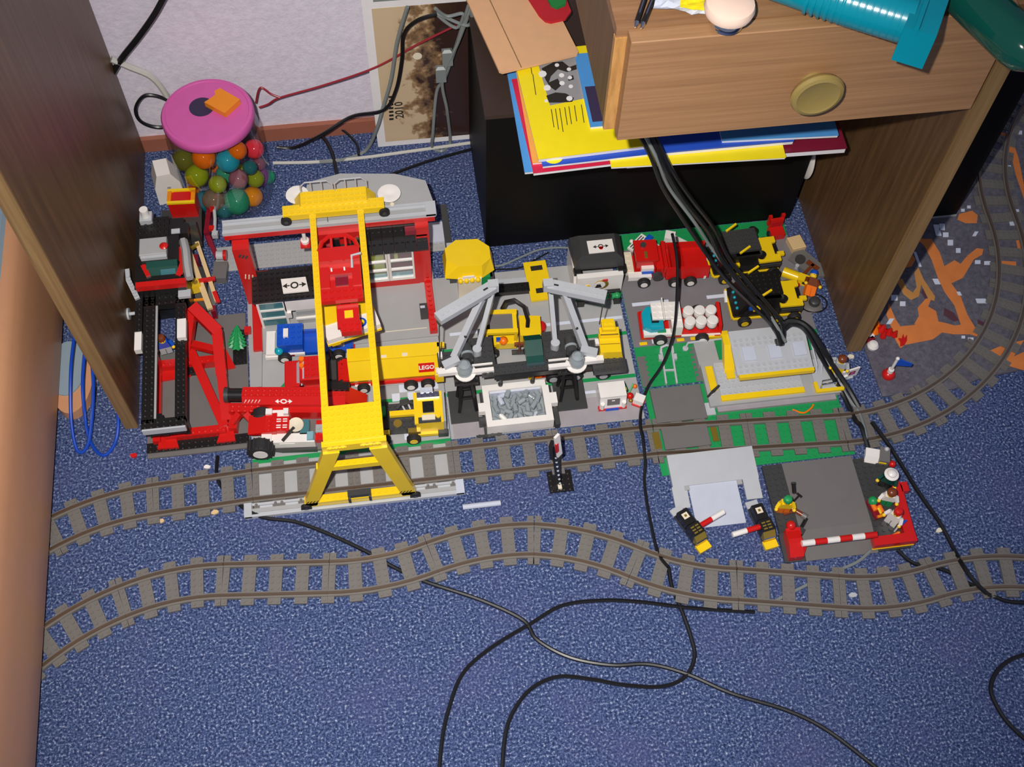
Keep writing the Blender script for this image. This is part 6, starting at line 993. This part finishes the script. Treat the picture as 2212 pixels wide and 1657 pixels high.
t = thing('arrow_sign', 'small black diamond shaped toy sign frame in front of the platform corner', 'toy sign', (75.9, 7.0, .2), 30); spec(t, [('post', 'light_grey', 'c', 0, 0, 0, .4, 1.4), ('frame_bar', 'ink', 'bm', (-1.0, 0, 1.2), (0, 0, 2.4), .25, .35), ('frame_bar', 'ink', 'bm', (0, 0, 2.4), (1.2, 0, 2.8), .25, .35), ('frame_bar', 'ink', 'bm', (1.2, 0, 2.8), (.3, 0, 1.6), .25, .35), ('frame_bar', 'ink', 'bm', (.3, 0, 1.6), (-1.0, 0, 1.2), .25, .35)])
t = thing('white_sign', 'white toy sign with red square emblem at the right end of the platform', 'toy sign', (99.6, 8.2, 0), 12); spec(t, [('board', 'white', 'b', -1.5, -.4, .3, 1.7, -.1, 2.8), ('emblem', 'dkred', 'b', -.1, -.46, 1.2, 1.0, -.4, 2.2), ('emblem_mark', 'pink', 'b', .2, -.5, 1.4, .7, -.46, 2.0), ('lower_board', 'white', 'b', -2.6, -.7, .3, -.4, -.4, 1.6), ('sign_foot', 'light_grey', 'b', -1, -.6, .02, 1, .4, .3)])
minifig('toy_figure', 'toy figure with brown hair beside the white sign', (97.6, 8.6, 1.52), -20, torso='light_grey', legs='yellow', hat='hair', hatm='brown')
t = thing('ladder', 'light grey toy ladder standing on the green plate', 'toy ladder', (70.0, 13.6, .2), -4); spec(t, [('rail', 'light_grey', 'b', -1.0, -3.4, 0, -.7, 3.0, .5), ('rail', 'light_grey', 'b', .8, -3.4, 0, 1.1, 3.0, .5), ('rung', 'light_grey', 'b', -.7, -.9, .1, .8, -.6, .4), ('hoop', 'light_grey', 't', [(-1.0, 2.6, .3), (-.9, 3.4, 1.0), (0, 3.6, 1.3), (1.0, 3.4, 1.0), (1.1, 2.6, .3)], .25), ('lug', 'light_grey', 'b', -1.5, 1.2, 0, -.9, 2.2, .7), ('lug', 'light_grey', 'b', 1.0, 1.2, 0, 1.6, 2.2, .7)])
t = thing('guard_rail', 'light grey toy guard rail by the road edge beside the ladder', 'toy rail', (75.6, 17.4, .2), -2); spec(t, [('bar', 'light_grey', 't', [(-2.0, -.6, .2), (-1.6, -.2, 1.2), (1.6, 0, 1.2), (2.0, -.4, .2)], .22), ('foot', 'light_grey', 'c', -2.0, -.7, 0, .5, .3), ('foot', 'light_grey', 'c', 2.0, -.5, 0, .5, .3)])
t = thing('guard_rail', 'yellow toy kerb brick with grey rail left of the platform roof', 'toy rail', (79.2, 17.9, .22), -1); spec(t, [('brick', 'yellow', 'b', -2.0, 0, 0, 2.0, 1.0, 1.2), ('bar', 'light_grey', 't', [(-1.9, -.5, .2), (-1.6, -.4, .8), (1.4, -.3, .8)], .18)])

# ================================================================ level crossing in front of the rear track
oC = (73.2, -8, 0)
cr_ = thing('crossing_ramp', 'light grey toy level crossing ramp with pale notch before the rear track', 'toy ramp', oC)
spec(cr_, [('ramp_top', 'light_grey', 'px', 66.2, 80.3, [(-8.6, .02), (-3.2, .02), (-3.2, 1.25), (-8.6, .7)]), ('ramp_arm', 'light_grey', 'px', 66.0, 68.4, [(-12.2, .02), (-8.6, .02), (-8.6, .7), (-12.2, .3)]), ('ramp_arm', 'light_grey', 'px', 77.6, 80.2, [(-12.0, .02), (-8.6, .02), (-8.6, .7), (-12.0, .3)]), ('pale_slab', 'clear_grey', 'px', 68.7, 76.6, [(-15.8, .02), (-8.6, .02), (-8.6, .5), (-15.8, .15)]), ('corner_clip', 'grey', 'b', 68.0, -9.4, .4, 68.8, -8.6, .75), ('corner_clip', 'grey', 'b', 76.6, -9.4, .4, 77.4, -8.6, .75)], oC)
spec(pD, [('crossing_tile', 'dark_grey', 'b', 66.3, -2.0, .6, 73.9, 2.0, .95), ('amber_tile', 'gold', 'b', 64.7, -1.6, .63, 65.8, 1.4, .8), ('amber_tile', 'gold', 'b', 74.4, -1.4, .63, 75.4, 1.2, .8)], (pD['c'][0], pD['c'][1], 0))
def barrier(label, loc, rz, arm_dir):
    t = thing('toy_barrier', label, 'toy barrier', loc, rz, 'black level crossing barriers')
    spec(t, [('base', 'charcoal', 'b', -1.0, -3.2, .02, 1.0, 3.4, .5), ('rear_pad', 'light_grey', 'b', -1.0, 3.4, .02, 1.0, 4.6, .4), ('front_pad', 'yellow', 'b', -1.1, -3.8, .02, 1.1, -2.4, .6), ('tower', 'black', 'b', -.9, .6, .5, .9, 3.2, 2.2), ('tower_tile', 'cream', 'b', -.5, 1.6, 2.2, .5, 2.6, 2.25), ('tower_mark', 'gold', 'b', -.2, 1.9, 2.25, .2, 2.3, 2.28), ('drum', 'black', 'b', -1.0, -1.6, .5, 1.0, .4, 2.6), ('front_slope', 'gold', 'px', -1.0, 1.0, [(-2.6, .6), (-1.6, .6), (-1.6, 2.4), (-2.4, 1.6)]), ('slope_shine', 'chrome', 'b', -.95, -2.65, 1.4, .95, -2.4, 1.65), ('side_hub', 'charcoal', 'c', .7*arm_dir, 1.0, 1.2, .6, .5, 'x', 10)])
    for i in range(2):
        for j in range(3): spec(t, [('gold_mark', 'gold', 'b', -.7+i*.8, -1.3+j*.5, 2.6, -.1+i*.8, -1.05+j*.5, 2.64)])
    x = 1.0*arm_dir
    spec(t, [('arm_red', 'red', 'c', x if arm_dir > 0 else x-2.2, -.4, 2.0, .45, 2.2, 'x', 12), ('arm_white', 'white', 'c', x+2.2 if arm_dir > 0 else x-4.6, -.4, 2.0, .45, 2.4, 'x', 12)])
    return t
barrier('black and gold toy barrier with short arm pointing right, left of the pale slab', (67.7, -16.2, 0), 24, 1)
barrier('black and gold toy barrier with short arm pointing left, next to the dark road plate', (78.9, -16.9, 0), 10, -1)
oR = (91.5, -15, 0)
rp = thing('road_ramp', 'dark grey road ramp with black studded borders and red border brick', 'toy ramp', oR)
spec(rp, [('left_border', 'charcoal', 'k', 81.2, -18.6, .1, 84.4, -6.8, .9), ('left_end', 'charcoal', 'px', 81.0, 84.4, [(-23.2, .02), (-18.6, .02), (-18.6, .9), (-23.2, .3)]), ('road', 'dark_grey', 'px', 84.4, 96.0, [(-23.3, .02), (-6.8, .02), (-6.8, 1.0), (-18.5, 1.0), (-23.3, .2)]), ('right_border', 'charcoal', 'k', 96.0, -21.6, .1, 102.4, -7.4, .9), ('right_end', 'charcoal', 'b', 96.0, -23.2, .02, 101.2, -21.6, .6), ('red_beam', 'red', 'b', 95.0, -22.9, .9, 101.8, -21.4, 2.3), ('yellow_line', 'yellow', 'b', 94.9, -23.0, .7, 101.6, -22.8, .9), ('red_border', 'red', 'pz', .9, 2.0, [(100.2, -21.4), (101.9, -21.4), (102.2, -13.4), (101.2, -10.4), (100.7, -11.2)]), ('red_stub', 'red', 'b', 102.0, -14.4, .9, 103.2, -12.8, 2.0)], oR)
rg = thing('toy_barrier', 'red toy barrier with long red and white striped arm over the road ramp', 'toy barrier', (83.2, -20.6, .92), 0)
spec(rg, [('base', 'red', 'px', -1.6, .6, [(-2.4, -.6), (1.6, -.2), (1.6, 1.6), (.2, 2.0), (-.6, 2.0), (-2.4, .8)]), ('front_wing', 'red', 'pz', -.4, .8, [(-1.4, -2.2), (.6, -2.2), (1.4, -.8), (1.0, -.4), (-1.4, -.4)]), ('rear_wing', 'red', 'b', -1.4, 1.0, -.1, .9, 2.2, 1.4), ('lamp', 'red', 's', -.4, 2.6, 1.4, .8)])
for k in range(6): spec(rg, [('arm_stripe', ['white', 'red'][k % 2], 'c', .2+k*1.98, -.9, 2.4, .5, 1.98, 'x', 14)])
# figures and loose pieces on the borders
minifig('toy_figure', 'dark toy police figure with white helmet on the right border', (99.8, -12.6, .92), -35, torso='darkgreen', legs='black', hat='brim', hatm='white', arms='skin')
minifig('toy_figure', 'brown haired toy figure behind the vegetable crate on the border', (99.0, -15.6, .92), -20, torso='white', legs='green', hat='hair', hatm='brown')
minifig('toy_figure', 'toy figure with red cap and blue and white shirt by the red beam', (99.0, -18.9, .92), -50, torso='white', legs='white', hat='cap', hatm='red')
t = thing('vegetable_crate', 'toy crate with green leaves and orange carrots on the right border', 'toy crate', (97.2, -16.4, .92), 10); spec(t, [('crate', 'dkred', 'b', -.9, -1.8, 0, 1.0, 1.6, .7), ('leaf', 'green', 's', -.2, 1.0, 1.2, .8), ('carrot', 'orange', 'c', -.4, -.6, 1.0, .4, 1.4, 'y', 8), ('carrot', 'orange', 'c', .4, -1.2, 1.0, .4, 1.2, 'y', 8), ('carrot', 'amber', 'c', -.6, -1.6, .9, .25, 1.0, 'x', 8), ('corn', 'yellow', 'c', 0, -1.4, 1.3, .2, 1.0, 'y', 8)])
t = thing('blue_flag_piece', 'blue and white toy flag beside the red capped figure', 'toy flag', (100.0, -20.0, .92), 30); spec(t, [('flag', 'blue', 'b', -.8, -.2, 1.2, .8, .1, 2.2), ('pole', 'white', 'c', -.9, 0, 0, .15, 2.3)])
t = thing('orange_piece', 'tiny orange toy piece near the red beam corner', 'toy piece', (99.2, -21.0, .92), 20); spec(t, [('bar', 'orange', 'b', -.6, -.2, 0, .6, .2, .3), ('knob', 'amber', 's', .6, 0, .2, .22)])
t = thing('grey_machine_piece', 'grey toy motor piece with white hood and red lamp at the back of the border', 'toy piece', (100.6, -7.8, .92), -18); spec(t, [('body', 'dark_grey', 'b', -.4, -1.2, 0, 1.2, 1.4, 1.4), ('hood', 'white', 'px', -2.6, -.4, [(-1.2, 0), (.8, .2), (.9, 1.2), (-.4, 1.0)]), ('lamp', 'red', 's', 1.8, -1.0, .6, .6), ('stripe', 'yellow', 'b', -.4, -1.3, .6, .8, -1.2, .9), ('knob', 'light_grey', 's', .6, 1.0, 1.6, .4)])
minifig('toy_figure', 'yellow and orange toy figure with green cap on the left black border', (82.5, -14.8, .92), -10, torso='yellow', legs='orange', hat='cap', hatm='green')
t = thing('toy_telescope', 'brown and grey toy telescope beside the yellow figure', 'toy tool', (84.2, -15.2, 1.4), -42); spec(t, [('tube', 'brown', 'c', -1.2, 0, .2, .4, 2.6, 'x', 10), ('ring', 'dark_grey', 'c', 1.4, 0, .2, .5, .8, 'x', 10), ('eyepiece', 'dark_grey', 'c', -2.2, 0, .2, .35, 1.0, 'x', 10), ('stand', 'brown', 'bm', (0, -.2, -.2), (-1.0, -1.4, -.3), .3, .3)])
t = thing('black_tool_piece', 'black toy spanner lying behind the brown telescope', 'toy tool', (84.9, -13.4, 1.05), 38); spec(t, [('shaft', 'black', 'b', -1.2, -.15, 0, 1.0, .15, .3), ('head', 'black', 'b', 1.0, -.5, 0, 1.3, .5, .3), ('tail', 'black', 'b', -1.6, -.4, 0, -1.2, .4, .3)])
t = thing('black_lever_piece', 'black toy lever lying in front of the brown telescope', 'toy tool', (84.8, -18.0, 1.05), 50); spec(t, [('shaft', 'black', 'c', -.8, 0, .3, .3, 2.4, 'x', 8), ('block', 'charcoal', 'b', -1.4, -.7, 0, -.4, .6, .8)])
t = thing('black_pin_piece', 'short black toy peg on the road behind the green capped figure', 'toy piece', (85.2, -11.4, 1.02), 80); spec(t, [('peg', 'black', 'c', -.9, 0, .35, .35, 1.8, 'x', 8), ('collar', 'charcoal', 'c', .6, 0, .35, .42, .3, 'x', 8)])
# ================================================================ signal, rods, small kiosk
t = thing('signal_post', 'black toy railway signal post with white and red arm between the tracks', 'toy signal', (48.5, -5.1, 0))
spec(t, [('base', 'black', 'k', -1.9, -1.9, .02, 2.0, 1.8, .4), ('base_clip', 'cream', 'b', -.5, -1.6, .4, .1, -.4, .9), ('post', 'black', 'bm', (-.2, -.6, .4), (-1.4, .3, 11.5), .7, .7), ('head', 'black', 'bm', (-1.5, .3, 8.8), (-1.9, .5, 13.0), 1.2, .6), ('arm', 'white', 'bm', (-.6, .0, 9.8), (-1.2, .7, 15.0), 1.0, .4), ('arm_stripe', 'red', 'bm', (-1.0, -.1, 11.2), (-1.2, .15, 13.4), .5, .3)])
for k in range(7): spec(t, [('post_stud', 'light_grey', 's', -.2-k*.16, -1.0+k*.13, 1.6+k*1.3, .2)])
o = MB().cyl((32.6, -7.8, .5), .45, 6.0, axis='x', n=12).build('clear_rod', 'clear_grey', smooth=True, loc=(35.5, -7.8, .05)); tag(o, 'clear grey toy rod lying on the carpet right of the gutter rail', 'toy rod')
oS = (59, 8.4, .22)
t = thing('ticket_kiosk', 'small white toy kiosk with grey screen and red base', 'toy kiosk', oS)
spec(t, [('body', 'white', 'b', 57.0, 7.4, .22, 61.4, 10.2, 3.4), ('sloped_front', 'white', 'px', 57.0, 61.4, [(6.8, .7), (7.4, .7), (7.4, 3.0)]), ('screen', 'dark_grey', 'px', 58.2, 60.3, [(6.9, 1.4), (7.02, 1.2), (7.36, 2.7), (7.26, 2.85)]), ('screen_shine', 'white', 'b', 58.9, 7.0, 2.5, 59.4, 7.1, 2.7), ('base', 'red', 'b', 56.8, 6.6, .22, 61.5, 7.4, .7), ('blue_tile', 'blue', 'b', 58.0, 6.5, .22, 60.2, 6.7, .74), ('post', 'white', 'c', 57.4, 6.9, .7, .35, 1.4), ('post', 'white', 'c', 61.0, 6.9, .7, .35, 1.4)], oS)
t = thing('toy_flowers', 'toy flowers with green stems and red and yellow blossoms beside the white kiosk', 'toy flowers', (62.6, 9.6, .22)); spec(t, [('stem', 'green', 'bm', (-.6, -.8, 0), (.6, .8, 1.4), .3, .3), ('stem', 'darkgreen', 'bm', (-.2, 0, 0), (-.8, 1.2, 1.2), .25, .25), ('blossom', 'yellow', 's', -1.0, .2, .9, .5), ('blossom', 'red', 's', -.2, -1.0, .6, .6), ('blossom', 'orange', 's', .9, .6, .8, .4), ('blossom', 'gold', 's', -.2, -1.8, .4, .35)])
t = thing('white_brick', 'small white toy brick on red base at the plate edge right of the kiosk', 'toy brick', (63.6, 7.4, .22), -30); spec(t, [('brick', 'white', 'b', -.8, -.6, .4, .9, .9, 1.6), ('base', 'red', 'b', -.9, -.8, 0, 1.0, .9, .4)])
# ================================================================ pieces on the play mat
t = thing('toy_flag', 'blue toy flag on white pole with red round base on the play mat', 'toy flag', (106.6, 7.4, .34), -20); spec(t, [('base', 'red', 'l', (0, 0, 0), [(1.0, 0), (1.15, .5), (.9, 1.1), (.4, 1.4)]), ('collar', 'white', 'c', 0, 0, 1.3, .5, .8), ('pole', 'white', 'c', 0, 0, 2.0, .25, 3.6), ('flag', 'blue', 'py', -.12, .12, [(.1, 3.6), (2.6, 4.2), (2.6, 4.9), (.1, 5.6)]), ('tip', 'white', 's', 0, 0, 5.6, .35)])
t = thing('toy_flames', 'heap of red toy flame pieces on the mat at the right desk panel', 'toy flames', (107.6, 15.6, .36), 0)
for k, (x, y, r) in enumerate([(-1.0, .4, .9), (.4, .6, 1.0), (1.4, -.2, .8), (-.4, 1.4, .8), (2.2, -.8, .6), (.2, -.8, .6)]):
    mb = MB().lathe((x, y, 0), [(r*.6, 0), (r, .5), (r*.6, 1.2), (.1, 2.0)], n=7); mb.build('flame', 'red' if k % 3 else 'orange', t)
t = thing('yellow_flower_piece', 'yellow toy piece behind the red flames at the desk panel', 'toy piece', (105.4, 18.2, .36), 0); spec(t, [('knob', 'yellow', 's', 0, .2, .7, .7), ('stem', 'red', 'bm', (.6, .6, .4), (2.0, 3.2, .6), .6, .6), ('tip', 'yellow', 's', 2.4, 3.8, .6, .5)])
t = thing('white_helmet', 'white toy helmet with dark visor on the mat corner', 'toy helmet', (105.6, 13.3, .36), 20); spec(t, [('shell', 'white', 'l', (0, 0, 0), [(.9, 0), (1.0, .5), (.7, 1.0), (.1, 1.2)]), ('visor', 'dkred', 'b', -.6, .8, .2, 1.0, 1.5, .7), ('pipe', 'white', 'c', .8, 1.6, .2, .5, .5)])
t = thing('orange_flame', 'single orange toy flame lying on the painted mat', 'toy flame', (111.2, 13.6, .4), 30); spec(t, [('flame', 'red', 'pz', 0, .4, [(-1.2, -.4), (-.4, -.6), (.4, -.3), (1.3, .5), (.4, .3), (.9, 1.0), (0, .5), (-.3, .9), (-.5, .3)])])
t = thing('red_car_piece', 'red and orange toy piece under the black box on the mat', 'toy piece', (119.4, 35.6, .36), 20); spec(t, [('block', 'red', 'b', -1.6, -.8, 0, 1.6, 1.2, 1.0), ('slope', 'orange', 'py', -1.4, -.8, [(-1.4, 0), (1.4, 0), (.6, .8), (-1.0, .8)])])
# crumbs on the carpet
for k, (x, y, m, lab) in enumerate([(290, 985, 'red', 'red and white crumb on the carpet left of the red frame'), (343, 1128, 'tan', 'pale wood crumb beside the left rear track'), (465, 1108, 'tan', 'pinkish crumb beside the rear track near the gutter rail'), (447, 1010, 'white', 'white paper sliver near the red frame'), (1838, 772, 'cream', 'small cream crumb between platform and desk panel'), (2028, 1147, 'cream', 'tiny pale crumb on the carpet right of the road ramp'), (1842, 1287, 'light_grey', 'clear scrap between the sleepers of the front track')]):
    p = FL(x, y, 0); n = 7
    mb = MB().prism([(p.x+(.45+.3*random.random())*math.cos(2*math.pi*i/n)*(1.6 if k == 1 else 1), p.y+(.3+.2*random.random())*math.sin(2*math.pi*i/n)) for i in range(n)], .02, .35)
    tag(mb.build('crumb', m, loc=(p.x, p.y, .02)), lab, 'crumb')
mb = MB().tube(smooth_path([FL(1712, 885, .5), FL(1735, 892, .6), FL(1752, 882, .5), FL(1757, 874, .5)], 6), .16, n=6); tag(mb.build('orange_thread', 'orange', smooth=True, loc=tuple(FL(1712, 885, .5))), 'thin orange thread on the green plate before the platform', 'thread')
